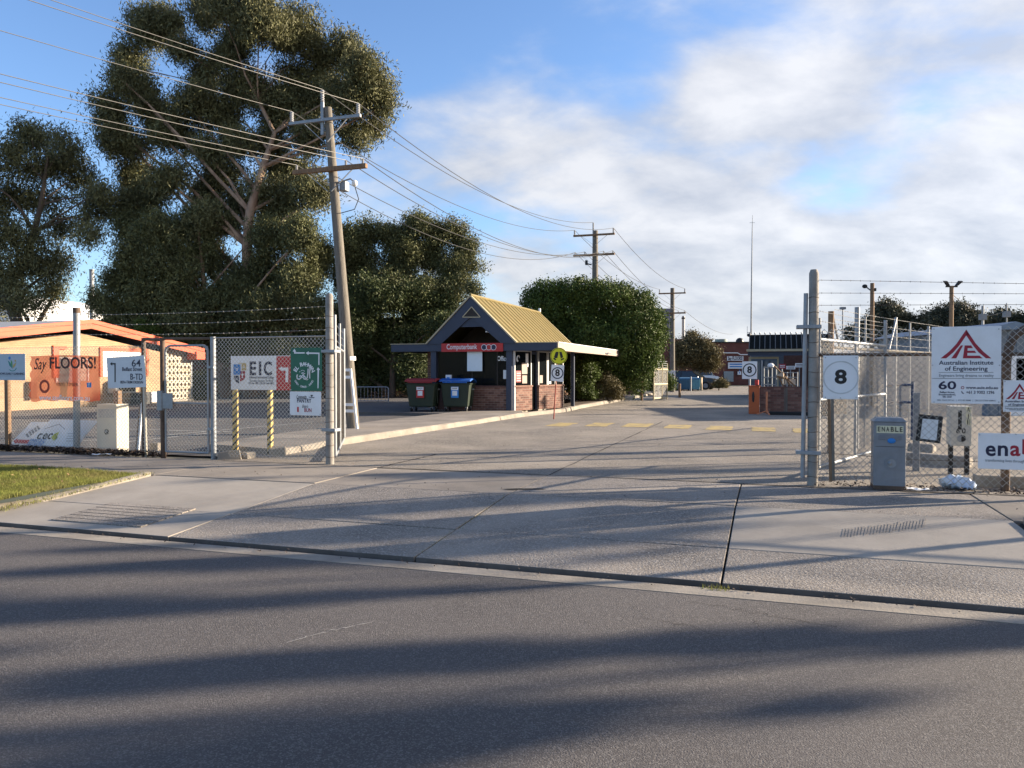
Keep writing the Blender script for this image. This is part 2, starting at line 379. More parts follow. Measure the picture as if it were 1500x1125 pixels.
# crossover apron: concrete bays with open joints
ap = tag(bpy.data.objects.new('driveway_apron', None), kind='structure'); COL.objects.link(ap)
def zap(v): return -0.180 + (v - 6.49) / (9.24 - 6.49) * 0.180
def bay(u0, u1, v0, v1, m, parent, zf, name='slab', skew=(0, 0, 0, 0), n=6):
    g = 0.009; mb = MB(); rd = random.Random(int((u0 + 40) * 100 + v0 * 7))
    P = [(u0 + g + skew[0], v0 + g), (u1 - g + skew[1], v0 + g), (u1 - g + skew[2], v1 - g), (u0 + g + skew[3], v1 - g)]
    j = rd.uniform(-0.004, 0.004); t = rd.uniform(-0.003, 0.003)
    zs = [zf(v) + j + (t if i % 2 else -t) for i, (u, v) in enumerate(P)]
    top = [S(u, v, z) for (u, v), z in zip(P, zs)]; bot = [S(u, v, z - 0.14) for (u, v), z in zip(P, zs)]
    mb.hexa(bot, top); o = mb.build(name, m, parent, bevel=0.006)
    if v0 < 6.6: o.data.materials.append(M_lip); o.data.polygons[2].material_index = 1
    return o
ue = [UL, -5.97, -3.13, -0.37, UR]
for i in range(4):
    sk = {0: (-0.45, 0, 0, -0.06), 3: (0, 0.45, 0.06, 0)}.get(i, (0, 0, 0, 0))
    bay(ue[i], ue[i + 1], 6.49, 7.5, M_agg if i else M_conc, ap, zap, skew=sk)
    sk = {0: (-0.06, 0, 0, 0), 3: (0, 0.06, 0, 0)}.get(i, (0, 0, 0, 0))
    bay(ue[i], ue[i + 1], 7.5, 9.24, M_conc if i in (0, 3) else M_agg, ap, zap, skew=sk)
mb = MB(); mb.add([S(u, v, zap(v) - 0.085) for u, v in ((-9.2, 6.40), (2.9, 6.40), (2.9, 9.3), (-9.2, 9.3))], [(0, 1, 2, 3)])
mb.build('joint_filler', M_joint, ap)
# scored pit cover cast into the left bay
mb = MB()
for k in range(7):
    v = 6.72 + k * 0.125; mb.hexa([S(-7.85, v, zap(v) - .02), S(-6.55, v, zap(v) - .02), S(-6.55, v + .105, zap(v + .105) - .02), S(-7.85, v + .105, zap(v + .105) - .02)],
                                [S(-7.85, v, zap(v) + .011), S(-6.55, v, zap(v) + .011), S(-6.55, v + .105, zap(v + .105) + .011), S(-7.85, v + .105, zap(v + .105) + .011)])
mb.build('pit_cover', M_agg, ap)
# footpath bays
fp = tag(bpy.data.objects.new('footpath', None), kind='structure'); COL.objects.link(fp)
fu = [-26, -20.2, -17.4, -14.6, -11.6, -8.75, -5.97, -3.13, -0.37, 2.4, 5.4, 8.4, 14, 26]
for i in range(len(fu) - 1):
    bay(fu[i], fu[i + 1], 9.24, 11.05, M_path if (i < 5 or i > 8) else (M_path if i in (5, 6) else M_agg), fp, lambda v: 0.0)
mb = MB(); mb.add([S(u, v, -0.03) for u, v in ((-30, 9.0), (30, 9.0), (30, 11.1), (-30, 11.1))], [(0, 1, 2, 3)]); mb.build('joint_filler', M_joint, fp)
# internal road, yard and car park
sheet('driveway', [(-9.3, 11.06), (40, 11.06), (40, 82), (-7.0, 82), (-7.3, 54), (-7.4, 33), (-7.4, 28.5), (-8.0, 24.8), (-8.5, 14.5)], 0.0, M_drive)
sheet('car_park', [(-60, 11.6), (-9.0, 11.6), (-10.6, 14), (-11.0, 30), (-11.0, 41), (-60, 41)], -0.004, M_park)
mb = MB()
for a, b, w in (((-3.13, 11.1), (-3.13, 24), 0.03), ((-9.0, 11.09), (3.6, 11.09), 0.03), ((-5.97, 11.1), (-5.9, 13.2), 0.05)):
    d = Vector((b[0] - a[0], b[1] - a[1])).normalized(); n = Vector((-d.y, d.x)) * w / 2
    rd = random.Random(3); K = 26; L = []; Rr = []
    for k in range(K + 1):
        c = Vector(a).lerp(Vector(b), k / K) + n * rd.uniform(-0.8, 0.8); ww = rd.uniform(0.4, 1.2)
        L.append(S(*(c - n * ww), 0.004)); Rr.append(S(*(c + n * ww), 0.004))
    mb.add(L + Rr, [(k, k + 1, K + 2 + k, K + 1 + k) for k in range(K)])
mb.build('pavement_joint', M_joint, kind='structure')
def crack(name, pts, z, w, m=M_joint, seed=1):
    rd = random.Random(seed); A = []; B = []
    for (p, q) in zip(pts[:-1], pts[1:]):
        for k in range(8):
            c = Vector(p).lerp(Vector(q), k / 8) + Vector((rd.uniform(-.03, .03), rd.uniform(-.03, .03))); ww = w * rd.uniform(0.25, 1)
            A.append(Vector((c.x, c.y - ww, z))); B.append(Vector((c.x, c.y + ww, z)))
    K = len(A); return MB().add(A + B, [(k, k + 1, K + k + 1, K + k) for k in range(K - 1)]).build(name, m, kind='structure')
gp = lambda px, py, z=-0.2: tuple(G(px, py, z)[:2])
crack('road_crack', [gp(925, 885), gp(945, 905), gp(1010, 918), gp(1075, 940)], -0.1965, 0.004, seed=1)
crack('road_crack', [gp(1005, 880), gp(1090, 895), gp(1140, 905), gp(1245, 922)], -0.1965, 0.004, seed=2)
crack('road_crack', [gp(1090, 895), gp(1120, 925), gp(1110, 960)], -0.1965, 0.0035, seed=3)
crack('road_scratch', [gp(425, 940), gp(490, 922), gp(560, 908)], -0.1965, 0.006, m=M_white_line, seed=4)
# worn hole on the joint of the drive
h = G(762, 717, 0); mb = MB(); rd = random.Random(5)
mb.add([Vector((h.x + math.cos(a) * 0.34 * rd.uniform(.5, 1.1), h.y + math.sin(a) * .09 * rd.uniform(.5, 1.1), 0.006)) for a in [i * math.pi / 8 for i in range(16)]], [tuple(range(16))])
mb.build('pothole', M_joint, kind='structure')
# rubber tread print on the smooth right bay
rd = random.Random(31)
for i in range(26):
    a = i / 25; x = 1236 + 118 * a; y = 781 - 9 * a + rd.uniform(-1, 1); q = [gp(x - 2.2, y + 5, -.06), gp(x - .4, y + 5, -.06), gp(x + 2.4, y - 4, -.06), gp(x + .8, y - 4, -.06)]
    MB().add([S(*UV(*c_), zap(UV(*c_)[1]) + .007) for c_ in q], [(0, 1, 2, 3)]).build('tyre_mark', mat('faint_rubber', (.255, .23, .20), .9, coord='World'), kind='structure')
# yellow crossing blocks
for x0, x1, py in ((808, 838, 622), (864, 894, 622), (915, 953, 623), (976, 1011, 625), (1037, 1072, 627), (1102, 1135, 629), (1163, 1196, 631)):
    c = G((x0 + x1) / 2, py); u, v = UV(c.x, c.y); hw = (x1 - x0) / 2 * c.y / F; mb = MB(); rd = random.Random(x0)
    n = 20; pts = []
    for a, b in (((-1, -1), (1, -1)), ((1, -1), (1, 1)), ((1, 1), (-1, 1)), ((-1, 1), (-1, -1))):
        for k in range(6):
            t = k / 6; pts.append(((a[0] + (b[0] - a[0]) * t) * hw + rd.uniform(-.03, .03), (a[1] + (b[1] - a[1]) * t) * 0.75 + rd.uniform(-.05, .05)))
    mb.add([S(u + a, v + b, 0.005) for a, b in pts], [tuple(range(len(pts)))]); mb.build('yellow_marking', M_yellow_line, kind='structure')
# white bay lines of the car park
for p, q in (((0, 652), (235, 640)), ((150, 651), (330, 632)), ((160, 628), (340, 633)), ((520, 606), (600, 601)), ((0, 632), (130, 622)), ((215, 640), (460, 618))):
    A, B = G(*p, 0), G(*q, 0); d = (B - A).normalized(); n = Vector((-d.y, d.x, 0)) * 0.05; z = Vector((0, 0, 0.003))
    MB().add([A - n + z, A + n + z, B + n + z, B - n + z], [(0, 3, 2, 1)]).build('bay_line', M_white_line, kind='structure')

mb = MB(); mb.slab([(S(u, v).x, S(u, v).y) for u, v in ((-9.3, 27.1), (-9.3, 29.5), (-17, 29.5), (-17, 24.5), (-10.55, 24.5))], -.03, .098); mb.build('asphalt_platform', M_park, kind='structure')
# inner kerb along the drive, with the pavement behind it
def ribbon(name, path, offs, m, dz=None, seed=0):
    mb = MB(); n = len(offs); pts = [Vector(p) for p in path]; rd = random.Random(seed)
    for i, p in enumerate(pts):
        d = (pts[min(i + 1, len(pts) - 1)] - pts[max(i - 1, 0)]).normalized(); nn = Vector((-d.y, d.x))
        for k, (o, z) in enumerate(offs):
            c = p + nn * o; mb.v.append(tuple(S(c.x, c.y, z + (rd.uniform(-.006, .006) if z > 0 else 0))))
    for i in range(len(pts) - 1):
        for k in range(n - 1): mb.f.append((i * n + k, i * n + k + 1, (i + 1) * n + k + 1, (i + 1) * n + k))
    mb.f.append(tuple(range(n))); mb.f.append(tuple((len(pts) - 1) * n + k for k in reversed(range(n))))
    return mb.build(name, m, kind='structure')
def uvp(px, py, z=0.0): p = G(px, py, z); return UV(p.x, p.y)
kpath = [uvp(412, 667), uvp(440, 662), uvp(500, 650), uvp(560, 641), uvp(625, 631), uvp(700, 620.5), uvp(757, 611), uvp(826, 603), uvp(850, 597.5), uvp(900, 588.5), uvp(960, 577.5)]
dense = []
for a, b in zip(kpath[:-1], kpath[1:]):
    for k in range(5): dense.append((a[0] + (b[0] - a[0]) * k / 5, a[1] + (b[1] - a[1]) * k / 5))
dense.append(kpath[-1])
ribbon('drive_kerb', dense, [(-0.02, -0.03), (0.0, 0.09), (0.03, 0.115), (0.16, 0.12), (0.16, -0.03)], M_kerb, seed=2)
pav = [(u - 0.17, v) for u, v in dense[:32]]
mb = MB(); n = len(pav)
inner = [(-10.6, 12.6), (-10.75, 14.5), (-10.9, 18), (-10.8, 22), (-10.5, 26.0), (-9.5, 27.2), (-8.8, 27.4)]
mb.slab([(S(u, v).x, S(u, v).y) for u, v in pav] + [(S(u, v).x, S(u, v).y) for u, v in reversed(inner)], -0.03, 0.112)
mb.build('inner_footpath', M_path, kind='structure')
for v in (15.2, 18, 20.8, 23.6):
    mb = MB(); mb.add([S(-10.7, v, .1155), S(-8.75 + (v - 14) * .04, v, .1155), S(-8.75 + (v - 14) * .04, v + .025, .1155), S(-10.7, v + .025, .1155)], [(0, 1, 2, 3)]); mb.build('footpath_joint', M_joint, kind='structure')
# broken end of the kerb by the fence
rd = random.Random(9)
for px, py, sx, sy, sz, r in ((338, 672, .42, .3, .15, .2), (362, 671, .22, .26, .12, -.3), (408, 667, .3, .22, .14, .1)):
    c = G(px, py); P = [(-sx / 2, -sy / 2), (sx / 2, -sy / 2), (sx / 2 * .9, sy / 2), (-sx / 2, sy / 2)]
    mb = MB(); mb.hexa([(a, b, -.02) for a, b in P], [(a * .9 + rd.uniform(-.03, .03), b * .85, sz + rd.uniform(-.04, .03)) for a, b in P])
    o = mb.build('concrete_chunk', M_kerb, bevel=.015); o.location = c; o.rotation_euler = (0, 0, r)
    tag(o, {338: 'largest broken concrete kerb chunk at the foot of the right gate hinge post', 362: 'small broken concrete chunk between two larger ones below the fence', 408: 'broken kerb chunk at the near end of the drive kerb under the fence'}[px], 'rubble', 'broken kerb pieces')
# garden bed along the far left side of the drive
gpath = [uvp(836, 600), uvp(850, 597.2), uvp(900, 588), uvp(945, 581)]
sheet('garden_bed', [(u - .16, v) for u, v in gpath] + [(-9.6, 52), (-12.5, 50), (-12.5, 36), (-10, 32)], 0.10, M_soil)
sheet('garden_strip', [(-60, 41), (-11, 41), (-11, 50), (-60, 50)], 0.03, M_soil)

# grass verge at the left
VZ = lambda u, v: -0.05 + max(0, min(1, (v - 6.5) / 2.6)) * 0.06 + 0.03 * math.sin(u * 1.3) * math.sin(v * 1.1)
mb = MB(); us = np.linspace(-30, UL - 0.10, 44); vs = np.linspace(6.56, 9.2, 14)
def wing(u, v):                                            # rounded corners of the turf
    if u > UL - 0.8:
        k = (u - (UL - 0.8)) / 0.7
        return max(6.56 + 0.25 * k ** 3, v)
    return v
for u in us:
    for v in vs: mb.v.append(tuple(S(u, v, VZ(u, v))))
for i in range(43):
    for j in range(13): mb.f.append((i * 14 + j, (i + 1) * 14 + j, (i + 1) * 14 + j + 1, i * 14 + j + 1))
mb.build('grass_verge', M_turf, kind='structure', smooth=True)
def grass(n, u0, u1, v0, v1, zf, h=(0.02, 0.055), name='grass'):
    u = RNG.uniform(u0, u1, n); v = RNG.uniform(v0, v1, n); z = np.array([zf(a, b) for a, b in zip(u, v)])
    x = u * CA + v * SA; y = -u * SA + v * CA; a = RNG.uniform(0, 6.28, n); hh = RNG.uniform(*h, n); w = 0.0035
    lean = RNG.normal(0, 0.5, (n, 2)) * hh[:, None]
    V = np.empty((n, 3, 3)); c, s_ = np.cos(a) * w, np.sin(a) * w
    V[:, 0] = np.stack([x - c, y - s_, z - .005], 1); V[:, 1] = np.stack([x + c, y + s_, z - .005], 1)
    V[:, 2] = np.stack([x + lean[:, 0], y + lean[:, 1], z + hh], 1)
    return npmesh(name, V.reshape(-1, 3), np.arange(n * 3).reshape(-1, 3), M_grass, kind='stuff')
grass(110000, -14.5, UL - 0.12, 6.6, 9.22, VZ)
grass(70, -.52, -.30, 6.34, 6.46, lambda u, v: -.205, h=(.015, .04), name='weed_tuft')
grass(200, -3.16, -3.08, 6.5, 9.2, lambda u, v: zap(v) - .01, h=(.01, .03), name='weed_tuft')
grass(900, UL - .2, UL + .05, 6.7, 9.2, lambda u, v: zap(v) + .03, h=(.02, .06), name='weed_tuft')
# concrete edging of the turf beside the crossover
ed = []
for i in range(25):
    v = 6.55 + i * .111; ed.append((UL - .02 - .5 * max(0, (7.7 - v) / 1.15) ** 1.6, v))
mb = MB()
for i, (u, v) in enumerate(ed): mb.v += [tuple(S(*q)) for q in ((u, v, -.25), (u - .012, v, zap(v) + .035), (u - .03, v, zap(v) + .048), (u - .105, v, zap(v) + .05), (u - .12, v, -.25))]
mb.f = [(i * 5 + k, i * 5 + k + 1, (i + 1) * 5 + k + 1, (i + 1) * 5 + k) for i in range(24) for k in range(4)] + [(0, 1, 2, 3, 4), (124, 123, 122, 121, 120)]
mb.build('turf_edging', M_kerb, kind='structure', smooth=True)
mb = MB()                                                   # right-hand wing kerb and verge
for i in range(9):
    v = 6.62 + i * 0.29; f = lambda vv: UR + 0.08 + 0.45 * max(0, (7.5 - vv) / .94) ** 1.5
    mb.hexa([S(f(v), v, -.2), S(f(v) + .14, v, -.2), S(f(v + .28) + .14, v + .28, -.2), S(f(v + .28), v + .28, -.2)],
            [S(f(v) + .01, v, zap(v) + .05), S(f(v) + .14, v, zap(v) + .055), S(f(v + .28) + .14, v + .28, zap(v + .28) + .055), S(f(v + .28) + .01, v + .28, zap(v + .28) + .05)])
mb.build('wing_kerb', M_kerb, kind='structure', bevel=.01)
sheet('right_verge', [(UR + .2, 6.56), (60, 6.56), (60, 9.2), (UR + .2, 9.2)], -0.03, M_soil)

# ================================================================== LEAF LITTER
def litter(name, n, samp, size, m):
    P = np.array([samp() for _ in range(n)]); a = RNG.uniform(0, 6.28, n); s = RNG.uniform(.5, 1, n) * size
    t = np.stack([np.cos(a), np.sin(a), RNG.uniform(-.7, .7, n)], 1); b = np.stack([-np.sin(a), np.cos(a), RNG.uniform(-.6, .6, n)], 1)
    V = np.stack([P - t * s[:, None], P - b * s[:, None] * .4, P + t * s[:, None], P + b * s[:, None] * .4], 1)
    return npmesh(name, V.reshape(-1, 3), np.arange(n * 4).reshape(-1, 4), m, kind='stuff')
M_litter = mat('dry_leaves', (0.085, 0.062, 0.05), 0.9, var=0.4, scale=9, island=0.7, coord='World')
M_litter2 = mat('orange_leaf_litter', (0.28, 0.165, 0.09), 0.9, var=0.4, scale=3, island=0.6, coord='World')
uL = onV(240, 660, 11.2)[0]
def s1():
    u = RNG.uniform(uL - 6.5, uL - .1); v = 11.1 + abs(RNG.normal(0, .17)); return S(u, v, RNG.uniform(0, .13) * max(0, 1 - (v - 11.1) / .5))
litter('leaf_litter', 5200, s1, 0.045, M_litter)
def s2():
    u = RNG.uniform(.5, 6); v = 11.15 + abs(RNG.normal(0, .22)); return S(u, v, RNG.uniform(0, .05))
litter('leaf_litter', 900, s2, 0.035, M_litter)
def s3(): return S(RNG.uniform(-34, -11.4), RNG.uniform(41, 48), RNG.uniform(.03, .35))
litter('leaf_litter', 14000, s3, 0.12, M_litter2)
def s4():
    u = RNG.uniform(-9.2, -8.9); return S(RNG.uniform(-11.5, -9.5), RNG.uniform(30, 50), RNG.uniform(.1, .16))
litter('leaf_litter', 2500, s4, 0.06, M_litter)
def s5(): return S(RNG.uniform(-12, 3), RNG.choice([RNG.uniform(9.2, 11.3), RNG.uniform(6.3, 6.47), 11.3 + abs(RNG.normal(0, 6))]), 0.008 if RNG.random() < .5 else .012)
_s5 = lambda: (lambda p: Vector((p.x, p.y, p.z if UV(p.x, p.y)[1] > 9 else -.19)))(s5())
def s6():
    u, v = RNG.uniform(-13.5, UL - .2), RNG.uniform(6.7, 9.2); return S(u, v, VZ(u, v) + .045)
litter('scattered_leaves', 130, s6, .03, M_litter2)
litter('scattered_leaves', 500, _s5, 0.022, M_litter)

# ================================================================== LEFT FENCE (v = 11.25)
VF = 11.25
uP = lambda px, py=600: onV(px, py, VF)[0]
zP = lambda px, py: onV(px, py, VF)[1]
def fence_thing(name, label, u0, cat='fence'): return thing(name, label, cat, S(u0, VF, 0))
u113, u205, u237, u311, u484 = uP(109), uP(208), uP(237), uP(311), uP(484)
ZT = zP(484, 492)
fl = fence_thing('chain_link_fence', 'long galvanised chain link fence left of the small gate, with the orange banner on it', u205)
mb = chain_link(MB(), -9.0, -0.03, .04, ZT - .12, r=.003); mb.build('chain_link_mesh', M_wire_l, fl, kind='stuff')
for z in (.12, 1.05, ZT - .13): MB().tube([(-9, .0, z), (-4, .0, z - .012), (u113 - u205, 0, z), (0, 0, z)], .003, 4).build('tension_wire', M_wire, fl)
for k, z in enumerate((2.25, 2.43, 2.62)):
    barbed(MB(), (u113 - u205, 0.02, z), (u484 - u205, .02, z + (.02 if k else 0)), .03, seed=k).build('barbed_wire', M_wire, fl)
    barbed(MB(), (-9, 0.02, z), (u113 - u205, .02, z), .03, seed=9 + k).build('barbed_wire', M_wire, fl)
MB().tube([(u113 - u205 - .03, .07, -.1), (u113 - u205, .07, 2.74)], .062, 14).build('post', M_galv, fl, smooth=True)
MB().tube([(u113 - u205, .07, 2.66), (u113 - u205, .07, 2.76)], .067, 14).build('post_cap', M_rust, fl, smooth=True)
MB().tube([(0, .05, -.1), (0, .05, ZT + .02)], .04, 12).build('post', M_rust, fl, smooth=True)
MB().tube([(-8.2, .06, -.1), (-8.2, .06, 2.6)], .06, 12).build('post', M_galv, fl, smooth=True)
MB().tube([(0, .05, ZT), (u237 - u205, .05, ZT - .02)], .03, 10).build('top_rail', M_rust, fl, smooth=True)
mb = chain_link(MB(), .03, u237 - u205 - .05, .06, ZT - .05, r=.003); mb.build('chain_link_mesh', M_wire_l, fl, kind='stuff')

fm = fence_thing('chain_link_fence', 'chain link panel between the small gate and the ringed left post, behind the green sign', u311)
w = u484 - u311
chain_link(MB(), .05, w - .1, .05, ZT - .02, r=.003).build('chain_link_mesh', M_wire_l, fm, kind='stuff')
MB().tube([(0, .03, ZT), (w, .03, ZT)], .012, 6).build('top_wire', M_wire, fm)
for z in (.1, 1.05): MB().tube([(0, .0, z), (w, .0, z)], .003, 4).build('tension_wire', M_wire, fm)

pg = fence_thing('pedestrian_gate', 'small closed chain link gate with rounded pipe frame and grey lock box', u237, 'gate')
w = u311 - u237
for x, m, h in ((0, M_rust, ZT + .02), (w, M_galv, ZT + .02)): MB().tube([(x, .03, -.1), (x, .03, h)], .047, 14).build('gate_post', m, pg, smooth=True)
MB().tube([(0, .03, ZT), (w, .03, ZT - .01)], .024, 10).build('top_rail', M_rust, pg, smooth=True)
a, b, z0, z1, rr = .09, w - .085, .1, ZT - .13, .12
corner = lambda cx, cz, t0, t1: [(cx + rr * math.cos(R(t0 + (t1 - t0) * k / 5)), 0, cz + rr * math.sin(R(t0 + (t1 - t0) * k / 5))) for k in range(6)]
MB().tube([(a, 0, z0)] + corner(a + rr, z1 - rr, 180, 90) + corner(b - rr, z1 - rr, 90, 0) + [(b, 0, z0)], .02, 10).build('gate_frame', M_galv, pg, smooth=True)
MB().tube([(a, 0, z0), (b, 0, z0)], .02, 10).build('bottom_rail', M_galv, pg, smooth=True)
MB().tube([(a, 0, .98), (b, 0, .98)], .016, 10).build('middle_rail', M_galv, pg, smooth=True)
chain_link(MB(), a, b, z0, z1 - .01, y=.0, r=.003).build('chain_link_mesh', M_wire_l, pg, kind='stuff')
lk = MB().box(.04, .28, -.045, -.03, .88, 1.16).build('lock_plate', M_galv, pg)
MB().box(-.06, .05, -.06, .0, .84, 1.2).build('lock_box', M_galv, pg, bevel=.008)
for z in (.5, 1.6): MB().box(w - .09, w + .05, -.03, .01, z, z + .05).build('hinge', M_galv, pg, bevel=.005)

# concrete gate posts with wire rings
def ringed_post(name, label, px, pytop, r0, r1, capcol):
    u = uP(px, 600); h = zP(px, pytop)
    t = thing(name, label, 'gate post', S(u, VF, 0), group='concrete gate posts')
    MB().tube([(0, 0, -.1), (0, 0, h - .05), (0, 0, h)], [r0, r1, r1 * .7], 16).build('shaft', M_cpost, t, smooth=True)
    for k in range(13):
        z = .12 + k * (h - .5) / 12; rr = r0 + (r1 - r0) * z / h + .003
        MB().tube([(rr * math.cos(i * math.pi / 6), rr * math.sin(i * math.pi / 6), z + .006 * math.sin(i + k)) for i in range(13)], .004, 4, False).build('wire_tie', M_rust, t)
    return t, u, h
lp, uLp, hL = ringed_post('concrete_gate_post', 'grey concrete post with wire rings at the left of the open gateway', 483, 430, .07, .064, 0)
for z in (.55, 1.86): MB().box(-.1, .16, -.1, .1, z, z + .05).build('hinge_clamp', M_galv, lp, bevel=.006)
rp, uRp, hR = ringed_post('concrete_gate_post', 'tall concrete post with wire rings at the right of the open gateway', 1191, 395, .07, .062, 0)
for z in (.42, 2.13): MB().box(-.22, .1, -.09, .09, z, z + .05).build('hinge_clamp', M_galv, rp, bevel=.006)
MB().tube([(-.13, -.02, .1), (-.1, -.02, hR - .32)], .03, 10).build('hinge_pipe', M_galv, rp, smooth=True)

def gate_leaf(name, label, base, rz, L, z0, z1, stub, beams):
    t = thing(name, label, 'gate', base, rz, group='open drive gate leaves')
    MB().tube([(0, 0, z0), (0, 0, stub[0])], .03, 10).build('frame_post', M_galv, t, smooth=True)
    MB().tube([(L, 0, z0), (L, 0, stub[2])], .03, 10).build('frame_post', M_galv, t, smooth=True)
    MB().tube([(L / 2, 0, z0), (L / 2, 0, stub[1])], .022, 10).build('frame_post', M_galv, t, smooth=True)
    for z in (z0, z1, *beams): MB().tube([(0, 0, z), (L, 0, z)], .026, 10).build('rail', M_galv, t, smooth=True)
    chain_link(MB(), 0, L, z0, z1, pitch=.07).build('chain_link_mesh', M_wire_d, t, kind='stuff')
    for k in range(3):
        z = z1 + .12 + k * .14; barbed(MB(), (0, 0, z), (L, 0, z), .01, seed=k).build('barbed_wire', M_wire, t)
    return t
A = G(491, 676); B = atY(504, 640, A.y + 3.55)
gl = gate_leaf('drive_gate_leaf', 'open mesh drive gate swung back beside the left ringed post, seen nearly edge on', (A.x, A.y, 0), math.atan2(B.y - A.y, B.x - A.x), 3.6, .09, 1.98, (2.52, 2.48, 2.48), ())
A = G(1198, 705); B = Vector((6.5, A.y + 2.65, 0))
gr = gate_leaf('drive_gate_leaf', 'open mesh drive gate behind the round figure 8 sign at the right', (A.x, A.y, 0), math.atan2(B.y - A.y, B.x - A.x), 3.55, .2, 2.0, (2.3, 2.0, 2.45), (1.15,))

# ================================================================== RIGHT FENCE
fr = fence_thing('chain_link_fence', 'chain link fence with sagging dark rail right of the gateway carrying the white institute signs', uRp)
Wr = 9.0
chain_link(MB(), .08, Wr, .08, 2.12, pitch=.09, r=.003).build('chain_link_mesh', M_wire, fr, kind='stuff')
MB().tube([(0, .05, zP(1200, 520)), (1.4, .05, zP(1350, 519) - .0), (Wr, .05, 1.74)], .024, 10).build('top_rail', M_rust, fr, smooth=True)
for k, (y0, y1) in enumerate(((410, 415), (429, 430), (447, 446))):
    z0, z1 = zP(1205, y0), zP(1495, y1); sl_ = (z1 - z0) / (uP(1495) - uP(1205))
    barbed(MB(), (.05, 0, z0), (Wr, 0, z0 + sl_ * Wr), .0, seed=20 + k).build('barbed_wire', M_rust, fr)
for z in (.45,): MB().tube([(0, .0, z), (1.3, -.0, z - .06), (Wr, .0, z)], .0035, 4).build('tension_wire', M_rust, fr)
for x in (3.4, 6.4): MB().tube([(x, .09, -.1), (x, .09, 2.8)], .06, 12).build('post', M_galv, fr, smooth=True)
# gooseneck post near the right edge
ug = uP(1482); pts = [(0, 0, 0), (0, 0, zP(1480, 530)), (.03, 0, zP(1482, 505)), (.09, 0, zP(1487, 490)), (.2, 0, zP(1497, 481)), (.38, 0, zP(1500, 478)), (.6, 0, zP(1500, 480))]
t = thing('curved_post', 'thick rusty bent post curving over behind the small institute sign', 'post', S(ug, VF + .25, 0)); MB().tube(pts, .055, 12).build('bent_pipe', M_rust, t, smooth=True)

# inner fence running away to the right, tall posts with barbed wire
P0, P1 = Vector((6.1, 14.6, 0)), Vector((13.9, 22.8, 0)); Ld = (P1 - P0).length
fi = thing('chain_link_fence', 'inner chain link fence with tall thin barbed wire posts, running back behind the right gate', 'fence', P0, math.atan2(P1.y - P0.y, P1.x - P0.x))
chain_link(MB(), 0, Ld, .05, 2.0, pitch=.085, r=.0022).build('chain_link_mesh', M_wire_d, fi, kind='stuff')
MB().tube([(0, 0, 2.0), (Ld, 0, 2.0)], .028, 8).build('top_rail', M_timber, fi, smooth=True)
def along(px):                                             # distance along the inner fence seen at px
    k = (px - 750) / F; d = (P1 - P0).normalized(); return (k * P0.y - P0.x) / (d.x - k * d.y)
for px, py, m, r in ((1220, 456, M_brown_timber, .055), (1258, 450, M_galv, .05), (1270, 464, M_galv, .02), (1314, 465, M_galv, .035), (1335, 473, M_galv, .022), (1362, 478, M_galv, .03)):
    s_ = along(px); y = (P0 + (P1 - P0).normalized() * s_).y
    MB().tube([(s_, .04, 0), (s_, .04, EYE + (544 - py) * y / F)], r, 10).build('post', m, fi, smooth=True)
for x0, x1, z0 in ((along(1314), along(1303), 2.75), (along(1221), along(1231), 2.6)):
    MB().tube([(x0, .02, z0), (x1, .02, 2.0)], .022, 8).build('brace', M_galv, fi, smooth=True)
for k in range(4): barbed(MB(), (0, 0, 2.15 + k * .19), (Ld, 0, 2.15 + k * .19), .03, seed=40 + k, r=.0035).build('barbed_wire', M_wire, fi)
# blue pipe frame in the yard
t = thing('pipe_rail_frame', 'short dark blue pipe frame standing behind the right gate mesh', 'rail', Vector((atY(1316, 588, 17.5).x, 17.5, 0)), R(-8))
for x in (-.3, .3): MB().tube([(x, 0, 0), (x, 0, 1.32)], .035, 10).build('upright', mat('blue_pipe', (.025, .045, .10), .5), t, smooth=True)
for z in (.85, 1.24): MB().tube([(-.3, 0, z), (.3, 0, z)], .03, 10).build('rail', MATS['blue_pipe'], t, smooth=True)
# ================================================================== SIGNS ON THE FENCES
class Sign:
    def __init__(s, name, label, x0, x1, y0, y1, v, m, cat='sign', group=None, th=.006, panel=True, slope=0.0):
        s.v = v; s.u0, s.z1 = onV(x0, y0, v); u1, s.z0 = onV(x1, y1, v); s.w = u1 - s.u0
        s.root = thing(name, label, cat, S(s.u0, v, 0), group=group)
        if panel:
            o = MB().box(0, s.w, 0, th, s.z0, s.z1).build('panel', m, s.root, bevel=.0015)
    def q(s, px, py): u, z = onV(px, py, s.v); return (u - s.u0, z)
    def P(s, pts, m, name='mark', off=.001, th=.0015): return poly([s.q(*p) for p in pts], -off, m, s.root, name, th)
    def T(s, txt, px, py, hpx, m, wpx=None, bold=0.0, align='CENTER', off=.0015, **k):
        x, z = s.q(px, py); a = s.q(px + 10, py)[0] - x; sc = a / 10
        return text(txt, hpx * sc * 1.38, x, z, -off, m, s.root, align, bold, width=wpx * sc if wpx else None, **k)
    def bolts(s, pts):
        for p in pts:
            x, z = s.q(*p); MB().cyl((x, -.003, z), .007, .006, 8, 'y').build('bolt', M_galv, s.root)

